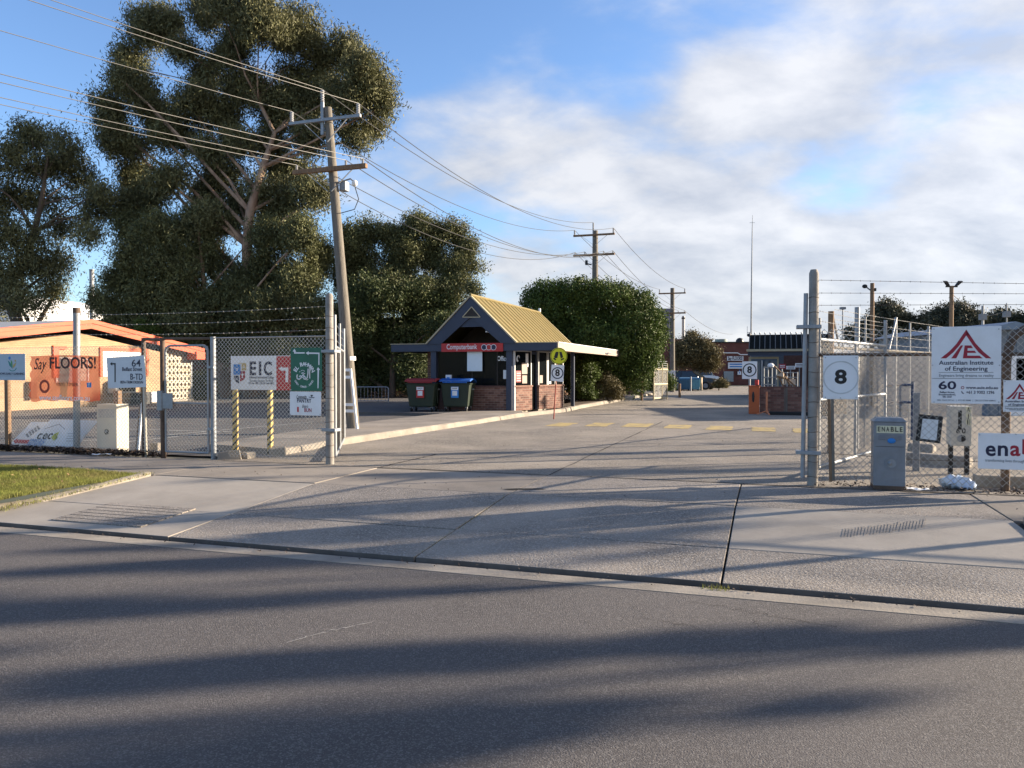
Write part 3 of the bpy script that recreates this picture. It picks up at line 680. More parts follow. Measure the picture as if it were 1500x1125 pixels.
# institute sign (large)
def institute(s, cx, k, oy, full=True):
    X = lambda px: cx + (px - 1415.3) * k; Y = lambda py: oy + (py - 483.2) * k
    Pm = lambda pts, m, n='logo': s.P([(X(a), Y(b)) for a, b in pts], m, n)
    c = lambda a, b: (1360 + a / 7.5, 470 + b / 7.5)
    Pm([c(415, 95), c(455, 160), c(415, 160)], M_maroon)
    Pm([c(415, 95), c(415, 160), c(340, 270), c(275, 345), c(195, 412), c(133, 412), c(230, 335), c(310, 250)], M_maroon)
    Pm([c(415, 95), c(520, 250), c(600, 335), c(692, 412), c(632, 412), c(550, 345), c(490, 270), c(415, 160)], M_maroon)
    Pm([c(355, 270), c(380, 270), c(305, 412), c(250, 412)], M_maroon)
    for pts in ([(398, 270), (432, 270), (425, 412), (378, 412)], [(425, 270), (470, 270), (488, 300), (425, 300)], [(425, 328), (508, 328), (525, 352), (425, 352)], [(425, 382), (560, 382), (596, 412), (425, 412)]):
        Pm([c(*p) for p in pts], M_maroon)
    s.T('Australian Institute', X(1415), Y(531.5), 7.2 * k, M_navy_ink, 80 * k, .012)
    s.T('of Engineering', X(1415), Y(540.2), 7.2 * k, M_navy_ink, 63 * k, .012)
    s.P([(X(1375), Y(545.2)), (X(1455), Y(545.2)), (X(1455), Y(545.8)), (X(1375), Y(545.8))], M_grey_ink, 'rule')
    s.T('Engineers bring dreams to reality', X(1415), Y(550.2), 5 * k, M_grey_ink, 80 * k)
s = Sign('institute_sign', 'large white board with red triangle logo and the number 60 on the right fence', 1365, 1466, 479, 592, VF - .04, M_signw)
institute(s, 1415.3, 1, 483.2)
s.P([(1365, 554), (1466, 554), (1466, 554.7), (1365, 554.7)], M_grey_ink, 'rule')
s.T('60', 1387.5, 565, 13.5, M_navy_ink, 26, .02)
for tx, y, w in (('Belfast Street,', 574.6, 22), ('Broadmeadows,', 578, 25), ('VIC 3047', 581.4, 14)): s.T(tx, 1387.5, y, 3, M_navy_ink, w, .01)
s.T('www.auie.edu.au', 1415, 567.8, 5, M_navy_ink, 46.5, .012, align='LEFT'); s.T('+61 3 9302 1296', 1415, 574.8, 5, M_navy_ink, 41, .012, align='LEFT')
x, z = s.q(1410, 567.8); MB().ring((x, z), .012, .019, -.001, 16).build('globe_mark', M_maroon, s.root)
s.P([(1408, 573), (1409, 572.6), (1410, 575), (1412, 576), (1411.6, 577), (1409, 576)], M_navy_ink, 'phone_mark')
s.T('ABN: 72 612 737 241   |   RTO ID: 45088   |   CRICOS CODE: 03881G', 1415, 586.6, 2.6, M_grey_ink, 86)
s.bolts([(1368, 482), (1463, 482), (1368, 589), (1463, 589), (1366, 535), (1464, 535)])
s = Sign('institute_sign', 'small white board repeating the red triangle logo, at the right edge of the photo', 1470, 1517, 557, 604, VF - .05, M_signw)
institute(s, 1493.6, .54, 562)
s.P([(1471, 594.6), (1516, 594.6), (1516, 595), (1471, 595)], M_grey_ink, 'rule'); s.T('WWW.AUIE.EDU.AU', 1493, 600.5, 2.6, M_grey_ink, 30)
s.bolts([(1472, 559), (1472, 602)])
# enable sign
s = Sign('enable_sign', 'white banner lettered enable in navy and red, low on the right fence', 1433, 1566, 634, 691, VF - .06, M_signw)
for ch, x, w, m in (('e', 1451, 15, M_navy_ink), ('n', 1469, 15, M_navy_ink), ('a', 1487, 15, M_maroon), ('b', 1504, 14, M_maroon), ('l', 1517, 5, M_navy_ink), ('e', 1531, 15, M_navy_ink)):
    s.T(ch, x, 658 if ch != 'b' else 656, 26, m, w, .022, name='letter')
s.T('transforming lives through', 1472, 675, 5, M_grey_ink, 58); s.T('employment', 1524, 675, 5, M_grey_ink, 30)
s.bolts([(1435, 637), (1488, 636), (1435, 688)])
# 8 sign, faded ring, with its two leaning stakes
s = Sign('speed_limit_sign', 'square weathered sign with bold black 8 in a worn ring, beside the tall right post', 1206, 1257, 521, 585, VF - .10, M_signw)
s.T('8', 1231.5, 553, 22, M_black, 18, .035)
x, z = s.q(1231.5, 553)
s_m = mat('worn_ring', (.50, .52, .52), .6, var=.15, scale=8); MB().ring((x, z), .205, .222, -.0008, 40).build('ring', s_m, s.root)
for pa, pb, m in (((1214, 588), (1217, 706), M_brown_timber), ((1219, 588), (1221, 704), M_timber)):
    x0, z0 = s.q(*pa); x1, z1 = s.q(*pb); MB().bar((x0, .03, z0 + .15), (x1, .03, max(z1, -.02)), .035, .05).build('stake', m, s.root)
s.bolts([(1209, 524), (1254, 524), (1209, 582), (1254, 582), (1231, 583)])
# framed notice hanging askew
s = Sign('notice_frame', 'black framed blank white notice hanging crooked on the right mesh', 1343, 1380, 608, 650, VF - .03, M_black, 'notice', panel=False)
fr_ = [s.q(*p) for p in ((1346, 606.5), (1381, 610), (1376.5, 649.5), (1340.5, 645))]
poly(fr_, -.004, M_black, s.root, 'frame', .02)
poly([s.q(*p) for p in ((1351, 613), (1374, 615), (1371, 645), (1347.5, 642))], -.026, M_signw, s.root, 'paper', .002)
chain_link(MB(), -.1, s.w + .1, s.z0 - .02, s.z1 + .02, pitch=.09, y=-.034).build('chain_link_mesh', M_wire, fr, kind='stuff').parent = s.root
# ENABLE pillar letterbox
_u, _ = onV(1303, 700, 11.13); c = S(_u, 11.13, 0); t = thing('letterbox_pillar', 'grey steel pillar letterbox labelled ENABLE standing before the right fence', 'letterbox', c)
M_gbox = mat('grey_box_paint', (.20, .215, .235), .5, .1, var=.08, scale=3, dirt=(.13, .13, .13), dscale=5, damt=.5)
w = 44 * c.y / F / 1.02; hgt = 100 * c.y / F
MB().box(-w / 2, w / 2, 0, .3, 0, hgt).build('body', M_gbox, t, bevel=.012)
MB().hexa([(-w / 2 - .015, -.02, hgt), (w / 2 + .015, -.02, hgt), (w / 2 + .015, .32, hgt), (-w / 2 - .015, .32, hgt)], [(-w / 2 + .04, .02, hgt + .05), (w / 2 - .04, .02, hgt + .05), (w / 2 - .04, .28, hgt + .05), (-w / 2 + .04, .28, hgt + .05)]).build('cap', M_galv, t, bevel=.006)
M_label = mat('label_yellow', (.62, .60, .42), .5, var=.05)
for k, ch in enumerate('ENABLE'):
    x = -w / 2 + .035 + (w - .07) * (k + .5) / 6; poly([(x - .028, hgt - .15), (x + .028, hgt - .15), (x + .028, hgt - .055), (x - .028, hgt - .055)], -.001, M_label, t, 'label', .002)
    text(ch, .088, x, hgt - .103, -.0045, M_black, t, width=.037 if ch != 'E' else .032, bold=.02, name='letter')
MB().box(-.14, .14, -.006, 0, hgt - .24, hgt - .18).build('mail_flap', mat('flap_grey', (.16, .17, .19), .45), t, bevel=.004)
MB().box(-w / 2 + .02, w / 2 - .02, -.003, 0, hgt - .33, hgt - .325).build('door_seam', M_black, t); MB().box(-w / 2 - .004, w / 2 + .004, -.012, .31, 0, .05).build('base_plate', M_rust, t)
MB().ell((.02, -.012, hgt - .25), (.05, .012, .035), 10, 6).build('blue_sticker', M_blue_ink, t)
MB().ring((.02, hgt - .545), .058, .075, -.001, 28, .012).build('lock_ring', M_gbox, t)
MB().disc((.02, hgt - .545), .057, -.0005, 24, .006).build('lock_face', M_galv, t)
MB().ell((.0, -.02, hgt - .545), (.025, .02, .03), 10, 6).build('lock_knob', M_galv, t, smooth=True)
# AIE 60 letterbox on two legs
c = G(1404, 700); t = thing('letterbox', 'cream letterbox lettered AIE and 60 on two dark legs, behind the mesh', 'letterbox', Vector((c.x, c.y + .35, 0)))
k = (c.y + .35) / F; Z = lambda py: EYE + (544 - py) * k; Xl = lambda px: ((px - 750) * k - c.x) / CA
M_cbox = mat('cream_box', (.52, .50, .44), .55, var=.08, dirt=(.36, .34, .3), dscale=4, damt=.5)
MB().box(Xl(1392), Xl(1418), 0, .3, Z(653), Z(595)).build('body', M_cbox, t, bevel=.008)
MB().box(Xl(1401), Xl(1405.5), -.004, 0, Z(629), Z(601)).build('mail_slot', M_black, t)
for ch, y in (('A', 600), ('I', 610), ('E', 618)):
    poly([(Xl(1410.5), Z(y + 4.5)), (Xl(1416.5), Z(y + 4.5)), (Xl(1416.5), Z(y - 4.5)), (Xl(1410.5), Z(y - 4.5))], -.001, M_label, t, 'label', .002)
    text(ch, .10, Xl(1413.5), Z(y), -.004, M_black, t, bold=.01, width=.04 if ch != 'I' else None, name='letter')
for ch, x in (('6', 1401), ('0', 1408)):
    text(ch, .11, Xl(x), Z(631), -.003, M_black, t, bold=.02, name='letter')
MB().disc((Xl(1405), Z(642)), .055, -.001, 20, .006).build('lock_face', M_galv, t); MB().prism([(Xl(1405), Z(647.5)), (Xl(1409.5), Z(645)), (Xl(1411), Z(642)), (Xl(1409.5), Z(638)), (Xl(1405), Z(636))], -.011, -.008).build('lock_shade', M_black, t)
for x in (1394.5, 1414.5): MB().box(Xl(x) - .03, Xl(x) + .03, .1, .16, -.05, Z(652)).build('leg', M_black, t)
t = thing('steel_bollard', 'plain grey square post standing left of the cream AIE letterbox', 'post', Vector((c.x - .20, c.y + .8, 0)))
MB().box(-.045, .045, -.045, .045, -.05, 1.2).build('shaft', M_gbox, t, bevel=.008); MB().box(-.05, .05, -.05, .05, 1.2, 1.22).build('cap', M_galv, t)
# kerb blocks and crumpled blue bag
for px, py, l, rz, lab in ((1368, 672, 1.1, -.75, 'longer concrete kerb block lying behind the right mesh beside the letterbox'), (1350, 655, .45, -.75, 'short end of concrete kerb lying near the foot of the right gate')):
    c = G(px, py + 8); t = thing('concrete_block', lab, 'kerb block', c, rz)
    MB().hexa([(-l / 2, -.15, -.02), (l / 2, -.15, -.02), (l / 2, .15, -.02), (-l / 2, .15, -.02)], [(-l / 2, -.1, .17), (l / 2, -.1, .17), (l / 2, .13, .16), (-l / 2, .13, .18)]).build('block', M_kerb, t, bevel=.03)
t = thing('kerb_wall', 'low concrete edging with soil behind it, along the foot of the right fence', 'edging', S(uP(1445), VF + .5, 0)); MB().box(0, 8, 0, .2, -.02, .16).build('edge', M_kerb, t, bevel=.02)
c = G(1400, 716); rd = random.Random(4); mb = MB(); mb.ell((0, 0, .08), (.24, .17, .13), 22, 12)
mb.v = [(x * (1 + .25 * math.sin(9 * x + 14 * z) + rd.uniform(-.12, .12)), y * (1 + .2 * math.sin(13 * x) + rd.uniform(-.12, .12)), max(0, z * .62 * (1 + .35 * math.sin(17 * x + 8 * y)) + rd.uniform(-.025, .025) + .03 * (x < 0))) for x, y, z in mb.v]
t = thing('plastic_bag', 'crumpled pale blue plastic bag lying on the ground under the AIE letterbox', 'plastic bag', c, 0); mb.build('bag', mat('pale_blue_plastic', (.50, .60, .72), .35, var=.12, scale=9, dirt=(.12, .26, .55), dscale=5, damt=.7), t, smooth=True)
rd = random.Random(14)
for px, py, lab in ((1345, 719, 'flattened white paper strip on the ground left of the blue bag'), (149, 667, 'scrap of pale paper caught in dark leaves below the cream letterbox')):
    c = G(px, py, .02); mb = MB(); n = 7
    for i in range(n):
        for j in range(3): mb.v.append((-.16 + .32 * i / (n - 1), (j - 1) * .05 + rd.uniform(-.01, .01), .01 + rd.uniform(0, .035)))
    mb.f = [(i * 3 + j, (i + 1) * 3 + j, (i + 1) * 3 + j + 1, i * 3 + j + 1) for i in range(n - 1) for j in range(2)]
    o = mb.build('paper_scrap', M_signw); o.location = c; tag(o, lab, 'litter')

# ------------------------------------------------------------------ left-hand signs
s = Sign('academy_sign', 'blue grey sign with leaping figure emblem at the left edge of the photo', -60, 37, 519, 557, VF - .05, mat('pale_blue_sign', (.36, .44, .52), .45, var=.05))
x, z = s.q(14, 524.5); MB().disc((x, z), .03, -.001, 20).build('head_mark', M_blue_ink, s.root); x, z = s.q(22.5, 528.5); MB().disc((x, z), .022, -.001, 18).build('head_mark', M_gold_ink, s.root)
s.P([(11.5, 528), (14, 530), (16, 533), (18.5, 540), (14, 536)], M_teal_ink, 'body_mark'); s.P([(18.5, 540), (19.5, 534), (24, 530.5), (22.5, 536)], M_gold_ink, 'body_mark'); s.P([(16, 527), (18, 530), (18.5, 538), (16, 533)], mat('leaf_green_ink', (.08, .30, .10), .5), 'body_mark')
pts = [(18.5 + 6 * math.cos(R(a)), 538 + 6 * math.sin(R(a))) for a in range(150, 4, -16)]; pts2 = [(18.5 + 4.9 * math.cos(R(a)), 538 + 4.9 * math.sin(R(a))) for a in range(10, 152, 16)]
s.P(pts + pts2, M_teal_ink, 'swoosh'); s.T('BROADMEADOWS EARLY LEARNING', 8, 547.6, 2.6, M_navy_ink, 55, .01); s.P([(-50, 550.5), (35, 550.5), (35, 550.9), (-50, 550.9)], M_grey_ink, 'rule')
s.bolts([(35, 521), (35, 555)])
x, z = s.q(8, 557); MB().box(x - .045, x + .045, .01, .08, -.05, z + .3).build('post', M_brown_timber, s.root)
# orange mesh banner
M_banner = mat('orange_mesh_banner', (.40, .080, .038), .7, var=.25, scale=3, bump=.2, bscale=20)
def see_through(m, f):
    nt = m.node_tree; o = nt.nodes['Material Output']; b = nt.nodes['Principled BSDF']; tr = nt.nodes.new('ShaderNodeBsdfTransparent'); tl = nt.nodes.new('ShaderNodeBsdfTranslucent'); tl.inputs[0].default_value = (.55, .11, .05, 1)
    ms = nt.nodes.new('ShaderNodeMixShader'); ms.inputs[0].default_value = .35; nt.links.new(b.outputs[0], ms.inputs[1]); nt.links.new(tl.outputs[0], ms.inputs[2])
    m2 = nt.nodes.new('ShaderNodeMixShader'); m2.inputs[0].default_value = f; nt.links.new(ms.outputs[0], m2.inputs[1]); nt.links.new(tr.outputs[0], m2.inputs[2]); nt.links.new(m2.outputs[0], o.inputs[0])
see_through(M_banner, .22)
s = Sign('flooring_banner', 'torn see-through orange mesh banner reading Say FLOORS tied on the left fence', 45, 147, 521, 588, VF - .04, M_banner, 'banner', panel=False)
mb = MB(); nx, nz = 24, 16; rd = random.Random(8)
for i in range(nx + 1):
    for j in range(nz + 1):
        px = 45 + 102 * i / nx; py = 522 - 1.6 * math.sin(math.pi * i / nx) + (66 + 1.2 * math.sin(i)) * j / nz
        if i == 0: px += 1.8 * math.sin(j * 1.7)
        x, z = s.q(px, py); mb.v.append((x, .012 * math.sin(i * .9 + j * .4) - .01, z))
mb.f = [(i * (nz + 1) + j, i * (nz + 1) + j + 1, (i + 1) * (nz + 1) + j + 1, (i + 1) * (nz + 1) + j) for i in range(nx) for j in range(nz)]
mb.build('mesh_cloth', M_banner, s.root, smooth=True)
M_bink = mat('faded_black_ink', (.07, .025, .02), .7, var=.3, scale=8)
s.T('Say', 59.5, 534, 13, M_bink, 19, .005, off=.028, shear=.35); s.T('FLOORS!', 108, 532.5, 13, M_bink, 68, .02, off=.028)
s.T('www.sayfloors.com.au', 96, 583, 6.5, M_signw, 74, .004, off=.028); s.T('VINYL  TIMBER', 100, 563.5, 4, M_bink, 32, off=.028)
s.P([(129, 560.5), (135.5, 560.5), (135.5, 567.5), (129, 567.5)], M_blue_ink, 'badge', .026); s.T('f', 132.3, 564, 5.5, M_signw, None, .02, off=.03)
x, z = s.q(67, 566); MB().ring((x, z), .08, .13, -.026, 28).build('ring_mark', mat('faded_red_ink', (.36, .06, .03), .7), s.root)
# 64 sign
s = Sign('street_number_sign', 'light grey board reading 64 Belfast Street with a black turn left arrow', 156.5, 213, 521, 568, VF - .09, M_signw, panel=False)
poly([s.q(*p) for p in ((156.5, 524), (211.5, 520.5), (214.5, 567), (159, 569))], 0, mat('grey_white_board', (.56, .60, .64), .5, var=.04), s.root, 'panel', .008)
s.P([(164, 531.8), (170, 531.8), (170, 559.8), (168.4, 559.8), (168.2, 534), (164, 534)], M_black, 'arrow', .009); s.P([(161.5, 533), (165, 530.3), (165, 535.7)], M_black, 'arrow_head', .009)
s.T('64', 200, 532.5, 8.5, M_navy_ink, 13, .004, off=.0115); s.T('Belfast Street', 194, 541, 4.6, M_navy_ink, 29, .006, off=.0115); s.T('B-TD', 200.5, 552.3, 7.5, M_navy_ink, 18, .004, off=.0115); s.T('BEN-TRIM DESIGN', 193.5, 560, 3.2, M_navy_ink, 33, .006, off=.0115)
x, z = s.q(209, 568); x1, z1 = s.q(213, 668); MB().tube([(x1, .02, -.05), (x, .02, z + .5)], .026, 10).build('post', mat('cream_pipe', (.50, .46, .38), .6), s.root, smooth=True)
# leaning sticks
for i, (a, b) in enumerate((((205.5, 590), (202, 662)), ((203, 596), (199.5, 660)))):
    p = onV(*a, VF + .15); q = onV(*b, VF + .15); t = thing('leaning_stake', 'thin pale stake leaning behind the mesh below the 64 board' if not i else 'darker thin stake leaning beside the pale one below the 64 board', 'stake', S(q[0], VF + .15, 0))
    MB().bar((0, 0, 0), (p[0] - q[0], .05, p[1]), .04, .03).build('stick', M_signw if not i else M_brown_timber, t)
c = G(220, 661, 0); t = thing('concrete_footing', 'small pale concrete footing block beside the foot of the gate hinge post', 'block', Vector((c.x, c.y + .3, 0))); MB().box(-.09, .09, -.09, .09, -.02, .14).build('block', M_kerb, t, bevel=.01)
# cream letterbox pillar behind the mesh
u0, _ = onV(142, 660, VF + .25); u1, _ = onV(171, 660, VF + .25); z1 = onV(157, 592, VF + .25)[1]
t = thing('letterbox_pillar', 'cream pillar letterbox with round lock behind the left mesh', 'letterbox', S(u0, VF + .25, 0)); w = u1 - u0
M_cream_box = mat('pale_cream_box', (.60, .55, .44), .6, var=.06, dirt=(.42, .37, .28), dscale=3, damt=.5)
MB().box(0, w, 0, .3, 0, z1).build('body', M_cream_box, t, bevel=.01); MB().box(.05, w - .05, -.006, 0, z1 - .26, z1 - .09).build('mail_flap', mat('flap_beige', (.42, .40, .36), .5), t, bevel=.004)
MB().disc((w / 2, z1 - .53), .055, 0, 24, .004).build('lock_ring', M_black, t); MB().disc((w / 2 - .01, z1 - .52), .03, -.004, 20, .004).build('lock_face', M_galv, t)
u2, _ = onV(176, 660, VF + .5); t = thing('timber_post', 'square brown timber post right behind the cream pillar letterbox', 'post', S(u2, VF + .45, 0)); MB().box(-.06, .06, -.05, .05, 0, onV(176, 572, VF + .5)[1]).build('shaft', M_brown_timber, t, bevel=.006)
# two fallen sign boards leaning on the mesh
def lean_board(name, label, quad, m, v):
    u0, z0 = onV(*quad[0], v); t = thing(name, label, 'sign board', S(u0, v, 0)); pts = []
    for px, py in quad:
        u, z = onV(px, py, v); pts.append((u - u0, z))
    zmin = min(z for _, z in pts); tilt = .35
    f = lambda x, z: Vector((x, (z - zmin) * tilt, z))
    n = len(pts); vs = [f(*p) for p in pts]; off = Vector((0, .008, -.003))
    MB().add(vs + [p + off for p in vs], [tuple(range(n)), tuple(reversed(range(n, 2 * n)))] + [(i + n, (i + 1) % n + n, (i + 1) % n, i) for i in range(n)]).build('panel', m, t)
    def mk(pp, mm, nm='mark'):
        o = [onV(px, py, v) for px, py in pp]; MB().add([f(u - u0, z) - Vector((0, .003, 0)) for u, z in o], [tuple(range(len(o)))]).build(nm, mm, t)
    def tx(sx, px, py, hpx, mm, wpx, **k):
        u, z = onV(px, py, v); u_, _ = onV(px + 10, py, v); sc = (u_ - u) / 10
        o = text(sx, hpx * sc * 1.38, u - u0, z, -.004, mm, t, width=wpx * sc, **k)
        for vv in o.data.vertices: vv.co.y += (vv.co.z - zmin) * tilt
    return mk, tx
mk, tx = lean_board('globe_board', 'fallen white board with black globe and red arrow, half hidden behind the bird board', [(10, 655), (34, 619), (70, 619), (52, 655)], M_signw, VF + .22)
for k in range(5):
    for j in range(4):
        cx, cy = 33 + k * 3.0 + j * 1.2, 636 - k * 2.7 + j * 1.3; mk([(cx - 1.3, cy + 1), (cx + .3, cy - 1.1), (cx + 1.3, cy - .8), (cx - .2, cy + 1.3)], M_black)
mk([(17, 646), (22, 642), (22, 644), (40, 644.5), (38, 650), (21, 649.5), (21, 651)], M_red, 'arrow')
mk, tx = lean_board('bird_board', 'fallen white board lettered CEC with a green bird, leaning on the left mesh', [(35, 655), (62, 615), (132, 617), (118, 640), (113, 655)], M_signw, VF + .12)
for ch, x in zip('cec', (52, 60, 67)): tx(ch, x, 638, 9.5, M_black, 6.8, bold=.015, shear=.3, name='letter')
mk([(70, 640), (75, 635), (80, 633), (78, 642), (76, 646), (73, 644)], M_lime_ink, 'bird'); mk([(74, 637), (76, 635), (80, 642), (78, 645)], mat('dark_green_ink', (.03, .16, .05), .5), 'wing')
mk([(57, 628.5), (76, 621.6), (87, 629), (86.5, 629.8), (76, 622.6), (57, 629.3)], M_grey_ink, 'roof_mark'); tx('PAINTING', 52, 646, 4, M_blue_ink, 24, shear=.3); tx('DECORATING', 50, 651, 4, M_blue_ink, 24, shear=.3)
for k in range(4): mk([(93, 635.5 + k * 3.5), (110, 635.5 + k * 3.5), (110, 636.1 + k * 3.5), (93, 636.1 + k * 3.5)], M_grey_ink, 'text_line')

# EIC sign on two striped posts, behind the mesh
VE = VF + .9
s = Sign('college_sign', 'white EIC sign with a red arrow end, on yellow and black striped posts', 338, 425, 521.5, 571.5, VE, M_signw)
c = lambda a, b: (330 + a / 9.375, 500 + b / 9.375)
s.P([c(703, 205), c(905, 205), c(905, 672), c(703, 672)], M_red, 'red_end'); A_ = .0026
s.P([c(112, 315), c(210, 315), c(210, 458), c(112, 458)], M_blue_ink, 'shield'); s.P([c(225, 308), c(288, 308), c(288, 400), c(225, 400)], M_gold_ink, 'shield')
s.P([c(203, 408), c(272, 408), c(272, 505), c(250, 535), c(203, 552)], M_maroon, 'shield'); s.P([c(118, 470), c(190, 470), c(190, 582), c(140, 550), c(118, 515)], M_navy_ink, 'shield'); s.P([c(182, 298), c(290, 298), c(290, 306), c(182, 306)], M_gold_ink, 'shield')
x, z = s.q(*c(161, 385)); MB().ring((x, z), .018, .03, -A_, 5).build('crest_mark', M_signw, s.root); x, z = s.q(*c(256, 350)); MB().ring((x, z), .014, .024, -A_, 14).build('crest_mark', M_signw, s.root)
s.P([c(230, 440), c(243, 440), c(243, 505), c(230, 505)], M_signw, 'crest_mark', A_); s.P([c(222, 452), c(251, 452), c(251, 464), c(222, 464)], M_signw, 'crest_mark', A_); s.T('EIC', *c(155, 520), 3, M_signw, 6, off=A_ + .001)
for ch, x, w in (('E', 375, 9.6), ('I', 478, None), ('C', 585, 12.2)): s.T(ch, *c(x, 382), 16.8, M_navy_ink, w, .03, name='letter')
s.T('Edinburgh International College', *c(498, 494), 3, M_navy_ink, 36, .008); s.P([c(330, 513), c(665, 513), c(665, 516), c(330, 516)], M_grey_ink, 'rule'); s.T('"Knowledge Empowers The World"', *c(498, 543), 3, M_grey_ink, 35, .008); s.T('RTO No: 45092 | CRICOS Code: 03857J', *c(495, 578), 2.6, M_navy_ink, 37, .008)
s.P([c(732, 378), c(785, 343), c(785, 362), c(868, 358), c(864, 562), c(826, 562), c(830, 400), c(785, 402), c(785, 413)], M_signw, 'arrow', A_)
for px in (342, 393):
    x, z = s.q(px, 570); g = MB().box(x - .04, x + .04, .015, .09, -.02, z + .3).build('striped_post', mat('post_yellow', (.62, .44, .13), .55, var=.1), s.root)
    zz = .0
    while zz < z + .1:
        MB().add([(x - .0415, .0135, zz), (x + .0415, .0135, zz + .07), (x + .0415, .0135, zz + .12), (x - .0415, .0135, zz + .05)], [(0, 1, 2, 3)]).add([(x + .0415, .0135, zz + .07), (x + .0415, .0915, zz + .12), (x + .0415, .0915, zz + .17), (x + .0415, .0135, zz + .12)], [(0, 1, 2, 3)]).add([(x - .0415, .0135, zz), (x - .0415, .0915, zz + .05), (x - .0415, .0915, zz + .1), (x - .0415, .0135, zz + .05)], [(3, 2, 1, 0)]).build('black_stripe', M_black, g); zz += .13
# green restaurant sign on the mesh, pantry panel below
s = Sign('green_direction_sign', 'tall green El Rahman sign with white route arrows on the mesh', 425.5, 472, 509.5, 573, VF - .045, M_green_sign)
x, z = s.q(*c(1082, 470))
kk = (s.q(460, 540)[0] - s.q(450, 540)[0]) / 10
arc_text('EL RAHMAN', 5.2 * kk * 1.38, x, z, 14.2 * kk, 152, 28, -.0015, M_signw, s.root, bold=.03); arc_text('LUNCH . DINNER . EVENTS', 2.6 * kk * 1.38, x, z, 14.5 * kk, 208, 332, -.0015, M_signw, s.root, bold=.01, inward=True)
def stroke(pts, r=.009):
    P_ = [s.q(*c(*p)) for p in pts]; MB().tube([(a, -.002, b) for a, b in P_], r, 5).build('calligraphy', M_signw, s.root)
stroke([(1165, 368), (1160, 430), (1162, 510)], .011); stroke([(1140, 375), (1137, 440), (1128, 500), (1100, 520), (1075, 510)], .011); stroke([(1105, 500), (1085, 475), (1060, 470), (1045, 480), (1060, 495), (1090, 488)], .01)
stroke([(1050, 440), (1070, 432), (1095, 440), (1065, 460)], .009); stroke([(1045, 480), (1040, 505), (1015, 522), (990, 510), (985, 480), (995, 455)], .012); stroke([(1020, 485), (1030, 470), (1045, 478)], .008); stroke([(1110, 525), (1125, 530), (1140, 518)], .006)
for p in ((1018, 488), (1025, 418), (1048, 402), (1068, 398), (1085, 408), (990, 468)):
    a, b = s.q(*c(*p)); MB().disc((a, b), .008, -.001, 8).build('calligraphy_dot', M_signw, s.root)
A2 = .001
s.P([c(1268, 645), c(1268, 392), c(1255, 394), c(1275, 355), c(1305, 392), c(1288, 392), c(1280, 645)], M_signw, 'arrow'); s.P([c(1280, 325), c(1280, 175), c(1145, 172), c(1143, 188), c(1105, 160), c(1147, 135), c(1147, 152), c(1295, 155), c(1293, 325)], M_signw, 'arrow'); s.P([c(1090, 168), c(945, 168), c(945, 140), c(925, 142), c(950, 102), c(975, 142), c(960, 143), c(960, 150), c(1090, 150)], M_signw, 'arrow')
s.bolts([(427, 511), (470.5, 511), (427, 571)])
s = Sign('pantry_sign', 'white pantry sign below the green sign, its left gap blank', 424.5, 470.5, 573.5, 609, VF - .047, M_signw)
s.T('Community', *c(1045, 765), 5, M_black, 15, shear=.35); s.T('PANTRY', *c(1082, 817), 5.4, M_navy_ink, 21, .02); s.P([c(1170, 740), c(1180, 733), c(1188, 740), c(1196, 733), c(1206, 742), c(1188, 768)], M_black, 'heart'); s.P([c(1145, 760), c(1230, 768), c(1215, 782), c(1150, 772)], M_grey_ink, 'leaf_mark'); s.T('Elsie\'s', *c(1095, 895), 4, M_black, 9, shear=.35); s.T('BUN', *c(1135, 948), 5, M_maroon, 10.5, .015); s.P([c(987, 900), c(1010, 900), c(1010, 970), c(987, 970)], M_red, 'mark')
s.bolts([(426, 607), (469, 607)])

# ================================================================== GUARDHOUSE
GO = Vector((0, 28.25, 0))
gh = thing('gatehouse', 'navy gatehouse with steep gold ribbed roof and brick base beside the drive', 'gatehouse', GO)
def gl_(px, py, b=0.0):                                     # local a,z on the gatehouse plane at depth b
    d = ray(px, py); o = UV(GO.x, GO.y); t = (o[1] + b) / (d.x * SA + d.y * CA); return (d.x * t * CA - d.y * t * SA - o[0], EYE + d.z * t)
MB().box(-3.9, .2, -.1, 9, -.03, .10).build('floor_slab', M_kerb, gh)
for a in (-3.12, -.10): MB().box(a - .11, a + .11, -.05, .17, .1, 2.31).build('post', M_navy, gh, bevel=.006)
f0, f1, zt, zb = -4.86, 1.73, 2.58, 2.30
MB().box(f0, f1, -.12, -.07, zb, zt).build('front_fascia', M_navy, gh, bevel=.004)
MB().box(f0 - .02, -3.33, -.15, -.04, zt, zt + .025).build('fascia_cap', M_tan, gh); MB().box(.2, f1 + .03, -.15, -.04, zt, zt + .025).build('fascia_cap', M_tan, gh)
MB().hexa([(f1, -.12, zb), (f1 + .05, -.12, zb), (f1 + .05, 12.4, zb), (f1, 12.4, zb)], [(f1, -.12, zt), (f1 + .05, -.12, zt), (f1 + .05, 12.4, zt), (f1, 12.4, zt)]).build('side_fascia', M_cream, gh, bevel=.004)
MB().box(f1 - .02, f1 + .075, -.12, 12.42, zt, zt + .03).build('gutter', M_white, gh, bevel=.006)
for b in (8.2, 11.6): MB().tube([(f1 + .05, b, zb + .08), (f1 + .18, b + .15, zb + .1), (f1 + .18, b + .7, zb + .1)], .03, 8).build('flood_lamp', M_galv, gh)
MB().box(f0, f0 + .05, -.07, 12.4, zb, zt).build('side_fascia', M_navy, gh)
MB().box(f0 + .05, f1, -.07, 12.4, 2.42, 2.5).build('canopy_soffit', M_cream, gh)
MB().box(f0 + .05, f1, -.07, 12.4, 2.505, 2.56).build('canopy_roof', M_gold_roof, gh)
ax, az = -1.57, 4.30; hl, hr = -3.33, .20
k = (az - zt) / (ax - hl)
